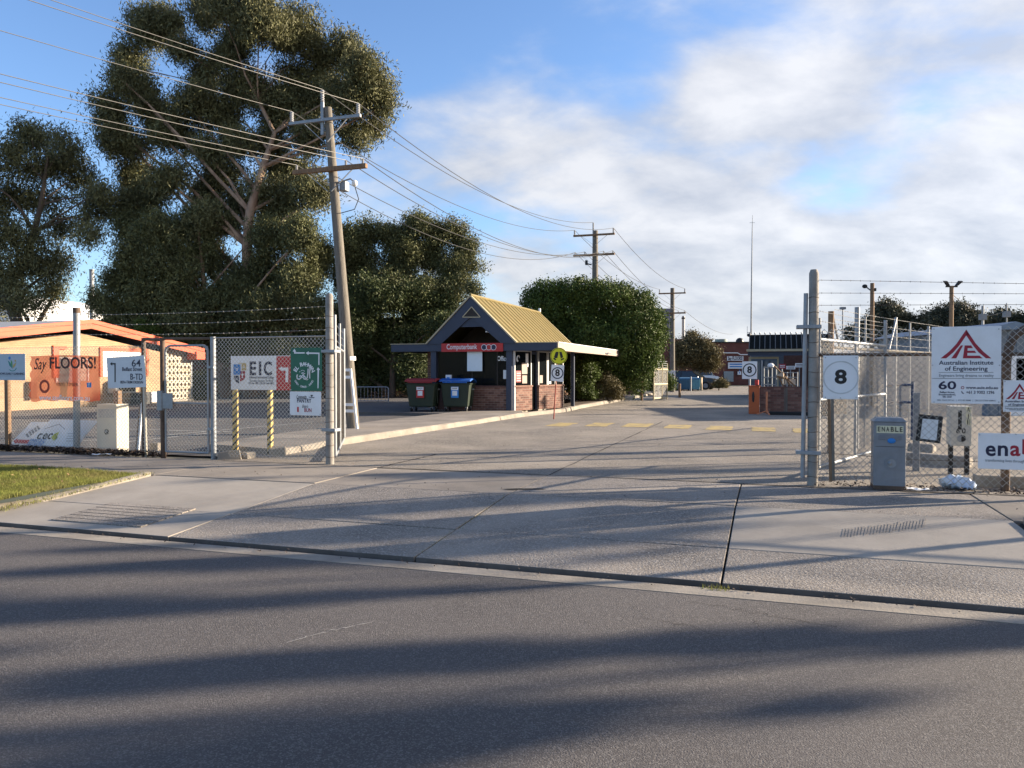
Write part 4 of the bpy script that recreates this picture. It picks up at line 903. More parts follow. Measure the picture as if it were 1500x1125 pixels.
def gable(b0, b1, name, m, inset, z_fill):
    zi = lambda a: az - abs(a - ax) * k - inset
    MB().prism([(hl, zt), (ax, az), (ax, az - inset * 1.4), (hl + inset * 1.1, zt)], b0, b1).prism([(ax, az), (hr, zt), (hr - inset * 1.1, zt), (ax, az - inset * 1.4)], b0, b1).build(name, m, gh)
gable(-.16, -.08, 'barge_board', M_navy, .52, 3.2)
hw = (az - .6 - 3.2) / k
MB().prism([(ax - hw, 3.2), (ax + hw, 3.2), (ax + .06, az - .62), (ax - .06, az - .62)], -.10, -.06).build('gable_panel', M_navy, gh)
v0 = gl_(680, 465); v1 = gl_(706, 465); v2 = gl_(693.3, 450)
MB().prism([v0, v1, v2], -.175, -.163).build('gable_vent', M_dark, gh)
for p, q in ((v0, v1), (v1, v2), (v2, v0)): MB().bar((p[0], -.172, p[1]), (q[0], -.172, q[1]), .03, .03, up=(0, 1, 0)).build('vent_trim', M_tan, gh)
for p, q in (((hl - .03, zt + .0), (ax, az + .03)), ((ax, az + .03), (hr + .03, zt))): MB().bar((p[0], -.14, p[1] + .02), (q[0], -.14, q[1] + .02), .05, .13, up=(0, 1, 0)).build('barge_trim', M_tan, gh)
# ribbed roof planes
def ribs(a0, z0, a1, z1, b0, b1, n, name):
    mb = MB(); d = Vector((a1 - a0, 0, z1 - z0)).normalized(); nn = Vector((-d.z, 0, d.x)); nn = nn if nn.z > 0 else -nn
    bs = []; hs = []
    for i in range(n):
        o = b0 + (b1 - b0) * i / n; w = (b1 - b0) / n
        bs += [o, o + w * .62, o + w * .70, o + w * .90]; hs += [0, 0, .035, .035]
    bs.append(b1); hs.append(0)
    for b, h in zip(bs, hs):
        for (a, z) in ((a0, z0), (a1, z1)): mb.v.append(tuple(Vector((a, b, z)) + nn * h))
    m_ = len(bs)
    mb.f = [(2 * i, 2 * i + 1, 2 * i + 3, 2 * i + 2) for i in range(m_ - 1)]
    base = len(mb.v)
    for b in (b0, b1):
        for (a, z) in ((a0, z0), (a1, z1)): mb.v.append(tuple(Vector((a, b, z)) - nn * .03))
    mb.f.append((base, base + 1, base + 3, base + 2)); return mb.build(name, M_gold_roof, gh)
RB = 8.9
ribs(hr + .05, zt + .02, ax, az + .05, -.18, RB, 17, 'roof_sheet'); ribs(hl - .05, zt + .02, ax, az + .05, -.18, RB, 17, 'roof_sheet')
MB().tube([(ax, -.2, az + .075), (ax, RB, az + .075)], .06, 8).build('ridge_cap', M_gold_roof, gh)
MB().prism([(hl, zt), (hr, zt), (ax, az)], RB - .1, RB - .02).build('rear_gable', M_navy, gh)
MB().bar((ax, RB, az + .04), (hr + .05, RB, zt + .03), .06, .12, up=(0, 1, 0)).build('barge_trim', M_tan, gh)
MB().box(ax - .05, ax + .05, RB - .08, RB + .02, az, az + .28).build('finial', M_white, gh, bevel=.02)
# interior, back walls, left brick pier
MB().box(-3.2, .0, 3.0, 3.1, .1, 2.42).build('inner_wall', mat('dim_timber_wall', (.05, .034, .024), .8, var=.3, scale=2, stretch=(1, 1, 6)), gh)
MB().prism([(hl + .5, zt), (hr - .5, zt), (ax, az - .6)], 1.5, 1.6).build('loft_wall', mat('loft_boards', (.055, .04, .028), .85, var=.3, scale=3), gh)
MB().bar((-1.0, -.05, 3.02), (-.5, .5, 2.95), .06, .05).build('strip_light', M_white, gh)
MB().box(-3.25, -3.15, .3, 6, .1, 2.42).build('side_wall', M_mortar, gh)
MB().box(-3.2, .3, 6.0, 6.1, .1, 2.42).build('rear_wall', M_mortar, gh)
MB().box(-2.4, -.4, 1.4, 2.0, .1, .85).build('desk', M_brown_timber, gh); MB().box(-2.9, -2.2, 2.5, 2.95, .1, 1.75).build('cabinet', M_timber, gh)
MB().tube([(-.95, 1.2, .9), (-.95, 1.2, 1.7), (-1.02, 1.2, 1.95), (-1.2, 1.2, 2.1)], .02, 8).build('desk_lamp', M_galv, gh)
brick_meshes = []
for m in (M_brick, M_brick2, M_brick3):
    me = bpy.data.meshes.new('brick'); bb = MB().box(0, .228, -.006, .1, 0, .074); me.from_pydata(bb.v, [], bb.f); me.materials.append(m); brick_meshes.append(me)
half_meshes = []
for m in (M_brick, M_brick2):
    me = bpy.data.meshes.new('brick'); bb = MB().box(0, .110, -.006, .1, 0, .074); me.from_pydata(bb.v, [], bb.f); me.materials.append(m); half_meshes.append(me)
def brickwork(parent, p, q, z0, courses, base_m, seed=1, mid=None):
    """wall face from p to q (local x,y), facing the right-hand side of p->q turned towards -y"""
    p, q = Vector(p), Vector(q); L = (q - p).length; rz = math.atan2(q.y - p.y, q.x - p.x); rd = random.Random(seed)
    d = (q - p).normalized(); n = Vector((-d.y, d.x))
    MB().hexa([(*(p + n * .0), z0), (*(q + n * .0), z0), (*(q + n * .11), z0), (*(p + n * .11), z0)], [(*p, z0 + courses * .086), (*q, z0 + courses * .086), (*(q + n * .11), z0 + courses * .086), (*(p + n * .11), z0 + courses * .086)]).build('mortar_bed', base_m, parent)
    for c_ in range(courses):
        x = 0.0
        if c_ % 2:
            o = bpy.data.objects.new('brick', rd.choice(half_meshes)); COL.objects.link(o); o.parent = parent; o.location = (p.x, p.y, z0 + c_ * .086 + .006); o.rotation_euler = (0, 0, rz); x = .12
        while x < L - .05:
            me = rd.choice(brick_meshes) if x + .228 <= L + .01 else rd.choice(half_meshes)
            if x + .11 > L + .02: break
            o = bpy.data.objects.new('brick', me); COL.objects.link(o); o.parent = parent
            cc = p + d * x - n * rd.uniform(0, .003); o.location = (cc.x, cc.y, z0 + c_ * .086 + .006); o.rotation_euler = (0, 0, rz); x += .24
brickwork(gh, (-1.55, .06), (-.215, .06), .1, 10, M_mortar, 1)
MB().box(-3.0, -1.56, .06, .16, .1, .96).build('dark_wall', M_brick2, gh)
MB().box(-3.0, -.21, .02, .2, .965, 1.02).build('sill', M_brick2, gh, bevel=.006)
brickwork(gh, (-3.98, 1.3), (-3.6, 1.3), .1, 26, M_mortar, 2); MB().box(-3.98, -3.6, 1.415, 1.7, .1, 2.42).build('pier_core', M_brick3, gh)
MB().box(-3.58, -3.25, 1.4, 1.44, .1, 2.3).build('side_window', M_glass, gh)
# front window
MB().box(-3.0, -.21, .10, .106, 1.02, 2.3).build('window_pane', M_glass, gh)
for a in (-3.0, -1.62, -.62): MB().box(a, a + .035, .08, .13, 1.02, 2.3).build('window_frame', M_dark, gh)
MB().box(-.24, -.21, .08, .13, 1.02, 2.3).build('window_frame', M_alum, gh)
x0, z0 = gl_(725, 521.5); text('Office', .25, x0 + .26, z0 - .1, .095, M_signw, gh, width=.40, bold=.015)
a0, z0 = gl_(736, 542); a1, z1 = gl_(744, 555); MB().box(a0, a1, .09, .098, z1, z0).build('paper_notice', M_signw, gh)
MB().box(-.72, -.6, .3, .4, 1.0, 1.05).build('paper_stack', M_signw, gh)
# splayed side wall beside the drive
w0, w1 = Vector((.08, .1)), Vector((1.13, 3.17)); L = (w1 - w0).length; d = (w1 - w0).normalized(); nn = Vector((-d.y, d.x))
sw = MB().box(0, L, .03, .09, 2.32, 2.42).build('side_wall', M_dark, gh); sw.location = (w0.x, w0.y, 0); sw.rotation_euler = (0, 0, math.atan2(d.y, d.x))
b1, b2 = L * .33, L * .47
brickwork(sw, (0, 0), (b1, 0), .1, 10, M_mortar, 3); brickwork(sw, (b2, 0), (L, 0), .1, 10, M_mortar, 4)
for a, b in ((0, b1), (b2, L)): MB().box(a - .01, b + .02, -.035, .12, .965, 1.03).build('sill', M_brick3, sw, bevel=.008)
MB().box(b1, b2, .14, .17, .1, 2.2).build('door', M_glass, sw); MB().box(b1, b1 + .05, .1, .19, .1, 2.3).box(b2 - .05, b2, .1, .19, .1, 2.3).box(b1 + .05, b2 - .05, .1, .19, 2.2, 2.3).build('door_frame', M_navy, sw)
for a, b in ((0, b1), (b2, b2 + .6), (b2 + .64, b2 + 1.15), (b2 + 1.19, L)):
    MB().box(a + .03, b - .03, .05, .056, 1.05, 2.3).build('window_pane', M_glass, sw)
    MB().box(a, a + .04, .02, .1, 1.03, 2.32).box(b - .04, b, .02, .1, 1.03, 2.32).box(a + .04, b - .04, .02, .1, 2.28, 2.32).build('window_frame', M_alum, sw)
for x, z, w, h, m in ((.12, 1.15, .3, .42, M_red), (.5, 1.1, .3, .3, M_cream), (.48, 1.45, .34, .42, M_cream), (.72, 1.72, .16, .5, M_signw), (b2 + .1, 1.1, .2, .3, M_cream), (b2 + .75, 1.06, .12, .1, M_signw)):
    MB().box(x, x + w, .036, .044, z, z + h).build('poster', m, sw)
for k_ in range(4): MB().box(.15, .4, .032, .035, 1.2 + k_ * .09, 1.215 + k_ * .09).build('poster_line', M_signw, sw)
pts = []; 
for i in range(22):
    t = i / 21 * 4.2; r_ = .03 + .028 * t; pts.append((.28 + r_ * math.cos(t), .03, 2.05 + r_ * math.sin(t)))
MB().tube(pts, [.012 + .022 * i / 21 for i in range(22)], 6).build('swirl_mark', M_signw, sw)
MB().box(-.04, .0, -.02, .08, .1, 2.3).build('corner_trim', M_white, sw)
MB().box(1.22, 1.34, 4.0, 4.12, -.02, 2.42).build('canopy_post', M_navy, gh); MB().box(1.20, 1.21, 4.0, 4.14, .0, 2.4).build('post_edge', M_galv, gh)
MB().box(-3.1, -1.0, 6.2, 11.5, .0, 2.42).build('store_wall', M_brick2, gh)
# name board and hanging blank sheet
a0, z1 = gl_(647, 503.3, -.13); a1, z0 = gl_(737, 514.8, -.13)
t = thing('name_board', 'red Computerbank name board with three circles fixed to the navy fascia', 'sign', GO + Vector((0, 0, 0)))
MB().box(a0, a1, -.16, -.125, z0, z1).build('panel', M_red, t, bevel=.004)
xx, zz = gl_(654, 508.7, -.16); text('Computerbank', .27, xx, (z0 + z1) / 2 + .02, -.163, M_signw, t, 'LEFT', .008, width=1.22)
for px, m, m2 in ((709, M_navy_ink, M_signw), (716, M_red, M_signw), (723, M_navy_ink, M_signw)):
    xx, _ = gl_(px, 508.8, -.16); zc = (z0 + z1) / 2; dy = {709: 0, 716: .0012, 723: .0006}[px]
    MB().disc((xx, zc), .098, -.161 - dy, 28, .0015).build('circle', m, t); MB().ring((xx, zc), .092, .108, -.1628 - dy, 28, .0015).build('circle_ring', m2, t)
a0, z1 = gl_(685, 515, .02); a1, z0 = gl_(707, 543.7, .02)
t = thing('blank_board', 'plain pale blue white board hanging in the gatehouse front window', 'board', GO); MB().box(a0, a1, -.03, -.005, z0, z1).build('panel', mat('pale_board', (.62, .70, .74), .5, var=.04), t, bevel=.003)
for a in (a0 + .1, a1 - .1): MB().tube([(a, -.01, z1 - .02), (a, -.01, 2.36)], .006, 5).build('hanger', M_galv, t)

# ================================================================== WHEELED BINS
def wheeled_bin(label, px, lidm, stm, first=None):
    c = G(px, 602.3, .1); t = thing('wheeled_bin', label, 'bin', c, R(-12), group='large wheeled bins')
    w, dp, z0, z1 = 1.13, .85, .17, 1.02
    loft = lambda z, s_: [(-w / 2 * s_, -dp / 2 * s_, z), (w / 2 * s_, -dp / 2 * s_, z), (w / 2 * s_, dp / 2 * s_, z), (-w / 2 * s_, dp / 2 * s_, z)]
    MB().hexa(loft(z0, .80), loft(z1, .97)).build('body', M_slab, t, bevel=.04)
    MB().hexa(loft(z1 - .05, 1.0), loft(z1, 1.02)).build('rim', M_slab, t, bevel=.01)
    mb = MB(); n = 8; P = []
    for i in range(n + 1):
        a = i / n; y = -dp / 2 * 1.06 + dp * 1.1 * a; z = z1 + .05 + .13 * math.sin(math.pi * min(1, a * .8 + .15)); P.append((y, z))
    for y, z in P: mb.v += [(-w / 2 * 1.04, y, z - .05), (w / 2 * 1.04, y, z - .05), (-w / 2 * 1.0, y, z), (w / 2 * 1.0, y, z)]
    for i in range(n):
        o = 4 * i; mb.f += [(o + 2, o + 3, o + 7, o + 6), (o, o + 2, o + 6, o + 4), (o + 3, o + 1, o + 5, o + 7), (o + 1, o, o + 4, o + 5)]
    mb.f += [(0, 1, 3, 2), (4 * n, 4 * n + 2, 4 * n + 3, 4 * n + 1)]; mb.build('lid', lidm, t)
    MB().tube([(-w / 2 * .8, -dp / 2 * 1.08, z1 + .03), (w / 2 * .8, -dp / 2 * 1.08, z1 + .03)], .018, 8).build('lid_handle', lidm, t)
    for x in (-1, 1):
        MB().tube([(x * w / 2 * .94, 0, .8), (x * w / 2 * 1.07, 0, .8)], .03, 10).build('lifting_pin', M_galv, t)
        MB().box(x * w / 2 * .93 - .02, x * w / 2 * .93 + .02, -.03, .03, .3, 1.0).build('side_rib', M_slab, t, bevel=.01)
        for y in (-1, 1):
            wh = MB().cyl((x * w * .34, y * dp * .30, .08), .08, .05, 14, 'x').build('wheel', M_rubber, t); MB().box(x * w * .34 - .04, x * w * .34 + .04, y * dp * .30 - .03, y * dp * .30 + .03, .10, .19).build('caster_fork', M_galv, wh)
    lb = MB().box(-.14, .14, -.435, -.40, .5, .9).build('sticker', stm, t); MB().box(-.13, .13, -.438, -.4352, .78, .89).build('sticker_head', M_signw, lb); MB().box(-.09, .09, -.438, -.4352, .58, .75).build('sticker_picture', M_signw, lb)
    text('WASTE' if stm is M_red else 'PAPER', .07, 0, .835, -.4395, M_black, t, width=.19, bold=.01)
    return t
wheeled_bin('dark green wheeled bin with red lid, left of the blue lidded one', 621, mat('bin_red_lid', (.26, .02, .025), .45, var=.1), M_red)
wheeled_bin('dark green wheeled bin with blue lid, nearest the brick base', 671, mat('bin_blue_lid', (.02, .11, .40), .4, var=.1), M_blue_ink)
# carton standing on a bin lid
c = G(656, 602.3, .1); t = thing('carton', 'small white carton standing behind the blue bin lid', 'carton', Vector((c.x, c.y + .45, 0))); MB().box(-.1, .1, -.06, .06, 1.03, 1.42).build('box', M_signw, t); MB().box(-.06, .06, -.062, -.0605, 1.15, 1.34).build('print', M_blue_ink, t)

# ================================================================== SPEED SIGN BY THE GATEHOUSE
c = G(811, 614); t = thing('crossing_sign', 'yellow round walking legs sign above a white 8 sign on a leaning red post', 'sign', c, R(-4))
kk = c.y / F; Z = lambda py: EYE + (544 - py) * kk; X = lambda px: (px - 750) * kk - c.x
MB().tube([(0, .03, -.05), (X(817), .03, Z(512))], .022, 10).build('post', mat('red_post', (.30, .055, .035), .6, var=.2), t, smooth=True)
M_yel = mat('sign_yellow', (.62, .62, .015), .4, var=.04)
MB().disc((X(818.5), Z(521.5)), 12.3 * kk, 0, 36, .012).build('round_plate', M_yel, t); MB().ring((X(818.5), Z(521.5)), 11 * kk, 11.7 * kk, -.0125, 36, .001).build('border', M_black, t)
cc = lambda a, b: (X(620 + a / 5.114), Z(420 + b / 5.114))
for pts in ([(993, 488), (1014, 488), (1005, 535), (985, 535), (979, 525)], [(1018, 488), (1036, 488), (1048, 528), (1030, 540)], [(972, 538), (985, 532), (998, 548), (988, 552)], [(1030, 545), (1050, 532), (1057, 541), (1032, 554)]): poly([cc(*p) for p in pts], -.0125, M_black, t, 'leg_mark', .001)
MB().hexa([(X(806.5), -.012, Z(557.5)), (X(825), -.012, Z(559.5)), (X(825), -.002, Z(559.5)), (X(806.5), -.002, Z(557.5))], [(X(808), -.012, Z(534)), (X(826.5), -.012, Z(535)), (X(826.5), -.002, Z(535)), (X(808), -.002, Z(534))]).build('square_plate', M_signw, t)
MB().ring((X(816.6), Z(546.5)), 7.1 * kk, 8.6 * kk, -.0125, 36, .001).build('limit_ring', M_navy_ink, t); text('8', .30, X(816.6), Z(546.5), -.014, M_black, t, bold=.03)
# bike racks left of the bins
for i, (x0, x1, py, lab) in enumerate(((519, 569, 592, 'low pipe bicycle rack under the dark tree by the car park'),)):
    A, B = atY(x0, py, 38), atY(x1, py, 38); t = thing('bicycle_rack', lab, 'bike rack', (A.x, A.y, 0), 0); w = B.x - A.x; hh = .78
    MB().tube([(0, 0, 0), (0, 0, hh - .1), (.03, 0, hh - .03), (.1, 0, hh), (w - .1, 0, hh), (w - .03, 0, hh - .03), (w, 0, hh - .1), (w, 0, 0)], .028, 8).build('frame', M_galv, t, smooth=True)
    MB().tube([(0, 0, .1), (w, 0, .1)], .02, 8).build('rail', M_galv, t)
    for k_ in range(9): xk = .15 + (w - .3) * k_ / 8; MB().tube([(xk, 0, .1), (xk, 0, hh)], .012, 6).build('upright', M_galv, t)
# ================================================================== UTILITY POLES AND WIRES
def pole_pt(base, top, z): return base.lerp(top, z / top.z)
def insulator(t, p, h=.26, r=.055):
    mb = MB(); n = 5; pts = []; rs = []
    for i in range(n * 2 + 1): pts.append((p[0], p[1], p[2] + h * i / (n * 2))); rs.append(r if i % 2 else r * .55)
    mb.tube(pts, rs, 10).build('insulator', mat('porcelain', (.42, .42, .42), .3, var=.1), t, smooth=True)
def upole(label, base, top, r0, r1, arms, rz=-ANG, ins=True):
    t = thing('utility_pole', label, 'power pole', base, rz, group='timber power poles along the drive')
    d = top - base; lt = Vector((d.x * math.cos(rz) + d.y * math.sin(rz), -d.x * math.sin(rz) + d.y * math.cos(rz), d.z))
    MB().tube([lt * (i / 6) - Vector((0, 0, .1 if i == 0 else 0)) for i in range(7)], [r0 + (r1 - r0) * i / 6 for i in range(7)], 16).build('shaft', M_timber, t, smooth=True)
    ends = []
    for z, l0, l1, h, m, hi in arms:
        c = lt * (z / lt.z); y = -r1 - .06
        MB().bar((c.x - l0, c.y + y, z), (c.x + l1, c.y + y, z), h, h).build('crossarm', m, t, bevel=.006)
        for s_ in (-1, 1): MB().bar((c.x + s_ * .62 * min(l0, l1), c.y + y, z - h / 2), (c.x + s_ * .05, c.y + y * .9, z - .55), .035, .012).build('arm_brace', M_galv, t)
        xs = [-l0 + .07, l1 - .07] if hi else [-l0 + .1, -l0 * .45, l1 * .45, l1 - .1]
        for x in xs:
            if hi: insulator(t, (c.x + x, c.y + y, z + h / 2)); zz = z + h / 2 + .27
            else: insulator(t, (c.x + x, c.y + y, z + h / 2), .12, .035); zz = z + h / 2 + .13
            w = Vector((c.x + x, c.y + y, zz)); ends.append(base + Vector((w.x * math.cos(rz) - w.y * math.sin(rz), w.x * math.sin(rz) + w.y * math.cos(rz), w.z)))
    if ins:
        MB().bar((lt.x - .09, lt.y - .1, lt.z - .7), (lt.x - .09, lt.y - .1, lt.z + .12), .08, .05).build('top_bracket', M_galv, t)
        insulator(t, (lt.x - .09, lt.y - .1, lt.z + .12), .3); w = Vector((lt.x - .09, lt.y - .1, lt.z + .44)); ends.append(base + Vector((w.x * math.cos(rz) - w.y * math.sin(rz), w.x * math.sin(rz) + w.y * math.cos(rz), w.z)))
    return t, ends
Y1 = 19.6; b1_ = atY(518, 625, Y1); b1_.z = .1; t1_ = atY(480, 158, Y1)
z1a = atY(480, 184, Y1).z; z1b = atY(484, 256, Y1).z
pole1, E1 = upole('nearest weathered timber power pole, leaning behind the left gate leaf, foot in white frames', b1_, t1_, .16, .10, [(z1a, 1.05, 1.0, .075, M_galv, True), (z1b, 1.05, 1.05, .11, M_brown_timber, False)])
# white frame strips round its foot
fr_m = M_white
dd = t1_ - b1_; off = lambda z: dd.x * z / dd.z / CA
for sx in (-1, 1): MB().hexa([(sx * .24 - .025, -.26, 0), (sx * .24 + .025, -.26, 0), (sx * .24 + .025, -.22, 0), (sx * .24 - .025, -.22, 0)], [(sx * .17 - .025 + off(1.5), -.24, 1.5), (sx * .17 + .025 + off(1.5), -.24, 1.5), (sx * .17 + .025 + off(1.5), -.2, 1.5), (sx * .17 - .025 + off(1.5), -.2, 1.5)]).build('white_stake', fr_m, pole1)
for z in (.42, .58, 1.27, 1.45): MB().box(-.21 + off(z), .21 + off(z), -.265, -.235, z, z + .07).build('white_rung', fr_m, pole1)
MB().tube([(off(1.75), 0, 1.72), (off(1.82), 0, 1.82)], .19, 16).build('white_band', fr_m, pole1)
z = z1b - .45
MB().box(off(z) + .16, off(z) + .34, -.1, .1, z - .05, z + .2).build('fuse_box', M_galv, pole1, bevel=.02); MB().tube([(off(z) + .1, -.1, z + .15), (off(z) + .5, -.12, z + .22), (off(z) + .62, -.12, z + .12)], .02, 6).build('lamp_arm', M_galv, pole1); MB().ell((off(z) + .62, -.12, z + .1), (.075, .075, .08), 12, 8).build('lamp_globe', M_white, pole1, smooth=True)
MB().tube([(off(z) + .62, -.1, z), (off(z) + .72, -.1, z - .3), (off(z) + .6, -.1, z - .55), (off(z) + .2, -.1, z - .62)], .012, 5).build('loose_cable', M_cable, pole1)
Y2 = 42.5; b2_ = atY(871, 590, Y2); b2_.z = 0; t2_ = atY(872, 338, Y2)
pole2, E2 = upole('middle timber power pole rising behind the clipped round tree', b2_, t2_, .2, .15, [(atY(872, 345, Y2).z, 1.18, 1.12, .1, M_brown_timber, True), (atY(872, 374, Y2).z, 1.18, 1.12, .11, M_brown_timber, False)])
MB().box(-.5, -.38, -.2, -.05, atY(0, 380, Y2).z - .3, atY(0, 380, Y2).z - .05).build('fuse_box', M_black, pole2); MB().bar((-.15, -.15, atY(0, 388, Y2).z), (-.5, -.2, atY(0, 386, Y2).z), .1, .06).build('camera', M_black, pole2)
Y3 = 58.0; b3_ = atY(985, 572, Y3); b3_.z = 0; t3_ = atY(985, 422, Y3)
pole3, E3 = upole('farthest timber power pole beyond the clipped tree, with a white plate on it', b3_, t3_, .2, .15, [(atY(985, 430, Y3).z, 1.0, 1.0, .1, M_brown_timber, True), (atY(985, 459, Y3).z, 1.0, 1.0, .11, M_brown_timber, False)], ins=False)
MB().box(-.24, .24, -.25, -.235, 1.2, 1.62).build('white_plate', M_signw, pole3); MB().box(-.02, .2, -.25, -.235, .35, 1.15).build('white_strip', M_white, pole3)
b0_ = Vector((-21.5, 1.2, 0)); t0_ = Vector((-21.5, 1.2, 9.6))
pole0, E0 = upole('timber power pole beyond the left edge of the photo where the street wires go', b0_, t0_, .19, .13, [(8.9, 1.05, 1.0, .08, M_galv, True), (7.3, 1.05, 1.05, .11, M_brown_timber, False)], rz=R(-40))
def wire(label, p, q, sag, r, m, nm='overhead_wire', cat='wire', grp='overhead power wires'):
    N_ = 24; mb = MB(); c = p.copy()
    mb.tube([p.lerp(q, i / N_) - Vector((0, 0, sag * 4 * (i / N_) * (1 - i / N_))) - c for i in range(N_ + 1)], r, 5, False)
    o = mb.build(nm, m); o.location = c; tag(o, label, cat, grp); return o
for i in range(7):
    nm = ('upper left arm end', 'upper right arm end', 'outer left of the lower arm', 'inner left of the lower arm', 'inner right of the lower arm', 'outer right of the lower arm', 'pole tip')[i]
    wire(f'pale wire running left from the nearest pole, {nm}', E1[i], E0[i], .35, .008, M_alcable)
    wire(f'dark sagging wire between nearest and middle poles, {nm}', E1[i], E2[i], .95 + .12 * (i % 3), .011, M_cable)
for i in range(6):
    nm = ('upper left arm end', 'upper right arm end', 'outer left of the lower arm', 'inner left of the lower arm', 'inner right of the lower arm', 'outer right of the lower arm')[i]
    wire(f'dark wire between middle and farthest poles, {nm}', E2[i], E3[i], .55, .013, M_cable)
wire('thin wire from the farthest pole to the dark brick hall roof', E3[5], Vector((24, 84, 5.6)), .5, .014, M_cable)

# ================================================================== TREES
def leafmat(name, col, var=.3, isl=.45, tr=.12, sc=.7):
    return mat(name, col, .6, var=var, scale=sc, island=isl, coord='World', trans=tr, spec=.25)
M_gum = leafmat('gum_leaf', (.122, .122, .055)); M_gum2 = leafmat('olive_leaf', (.112, .118, .050)); M_fig = leafmat('glossy_green_leaf', (.070, .102, .022)); M_darkleaf = leafmat('dark_green_leaf', (.062, .078, .028)); M_khaki = leafmat('khaki_leaf', (.12, .10, .045)); M_far = leafmat('far_olive_leaf', (.07, .072, .045)); M_red_leaf = leafmat('reddish_leaf', (.16, .085, .05))
def leaves(clumps, per, L, w, droop, spread=.32, tw=40, shell=.6, stray=.8):
    """leaf quads in twig tufts spread through the clumps: arrays of corners"""
    Vs = []
    for c, r, dens in clumps:
        r = np.array(r); n = max(4, int(per * dens * (r[0] * r[2] + r[0] * r[1] + r[1] * r[2]) / 3 / tw * 150))
        d = RNG.normal(0, 1, (n, 3)); d /= np.linalg.norm(d, axis=1)[:, None]; rad = shell + (1.08 - shell) * RNG.random(n) ** .7
        inner = RNG.random(n) < .18; rad[inner] *= RNG.random(inner.sum())
        far_ = RNG.random(n) < .30; rad[far_] *= RNG.uniform(1.05, 1.0 + stray, far_.sum())
        C = np.array(c) + d * rad[:, None] * r
        T = np.repeat(C, tw, 0) + RNG.normal(0, 1, (n * tw, 3)) * (spread * .72 * np.array([1, 1, 1.15]))
        m = len(T); a = RNG.normal(0, 1, (m, 3)); a[:, 2] -= droop; a /= np.linalg.norm(a, axis=1)[:, None]
        b = np.cross(a, RNG.normal(0, 1, (m, 3))); b /= np.linalg.norm(b, axis=1)[:, None]
        s = RNG.uniform(.6, 1.25, m)[:, None]
        Vs.append(np.stack([T - a * L * s / 2, T + b * w * s / 2, T + a * L * s / 2, T - b * w * s / 2], 1))
    V = np.concatenate(Vs).reshape(-1, 3); return V
def tree(name, label, base, clumps, lm, bm, per=28, L=.16, w=.045, droop=.6, tr0=.3, trunk=None, spread=.30, shell=.55, group='trees around the entrance', limbs=True, minz=0.05, stray=1.1, lstep=10):
    t = thing(name, label, 'tree', base, 0, group)
    base = Vector(base); cl = [(np.array(c) - np.array(base), r, dn) for c, r, dn in clumps]
    V = leaves(cl, per, L, w, droop, spread, shell=shell, stray=stray); V = V.reshape(-1, 4, 3); V = V[V[:, :, 2].min(1) > minz].reshape(-1, 3)
    npmesh('crown', V, np.arange(len(V)).reshape(-1, 4), lm, t)
    H = max(c[2] for c, r, d in cl); cx = np.mean([c[0] for c, r, d in cl])
    path = [Vector(p) - base for p in trunk] if trunk else [Vector((0, 0, -.1)), Vector((.1 * tr0, 0, H * .3)), Vector((cx * .3, 0, H * .62)), Vector((cx * .5, 0, H * .86))]
    n = len(path); tk = MB().tube(path, [tr0 * (1 - .8 * i / (n - 1)) for i in range(n)], 10).build('trunk', bm, t, smooth=True)
    if limbs:
        mb = MB(); rd = random.Random(3)
        for ci, (c, r, dn) in enumerate(cl):
            if ci % lstep: continue
            c = Vector(c); best = None
            for i in range(n - 1):
                for f in (0, .5):
                    p = path[i].lerp(path[i + 1], f)
                    if p.z > c.z - .2: continue
                    q = (c - p).length - .6 * (c.z - p.z)
                    if best is None or q < best[0]: best = (q, p, tr0 * (1 - .8 * (i + f) / (n - 1)))
            if best is None: continue
            p = best[1]; rr = best[2] * .5; mid = p.lerp(c, .5) + Vector((rd.uniform(-.3, .3), rd.uniform(-.3, .3), rd.uniform(-.1, .5)))
            mb.tube([p, p.lerp(mid, .5) + Vector((rd.uniform(-.1, .1),) * 3), mid, mid.lerp(c, .6) + Vector((rd.uniform(-.2, .2), 0, .1)), c], [rr, rr * .8, rr * .6, rr * .42, rr * .2], 7)
            for k in range(4):
                d = Vector((rd.uniform(-1, 1) * r[0], rd.uniform(-1, 1) * r[1], rd.uniform(-.5, 1) * r[2])) * .8; mb.tube([mid.lerp(c, rd.uniform(.4, 1)), c + d * .5, c + d], [rr * .22, rr * .14, rr * .06], 5)
        mb.build('limbs', bm, tk, smooth=True)
    return t
def px_clumps(L, Y, dj=1.6, dens=1.0, k=1.0, seed=1, depth=.9, split=9):
    rd = random.Random(seed); out = []
    for c in L:
        x, y, rx, ry = c[:4]; yy = Y + rd.uniform(-dj, dj); p = atY(x, y, yy); s = yy / F
        a, b_, h_ = rx * s * k, max(rx, ry) * s * k * depth, ry * s * k
        if not split: out.append(((p.x, p.y, p.z), (a, b_, h_), dens)); continue
        for q in range(split):                              # every lobe is itself a few uneven lumps
            d = Vector((rd.gauss(0, 1), rd.gauss(0, 1), rd.gauss(0, 1))).normalized() * rd.uniform(.3, .85); f = rd.uniform(.28, .60)
            out.append(((p.x + d.x * a, p.y + d.y * b_, p.z + d.z * h_), (a * f, b_ * f, h_ * f * rd.uniform(.75, 1.1)), dens * 1.15))
    return out
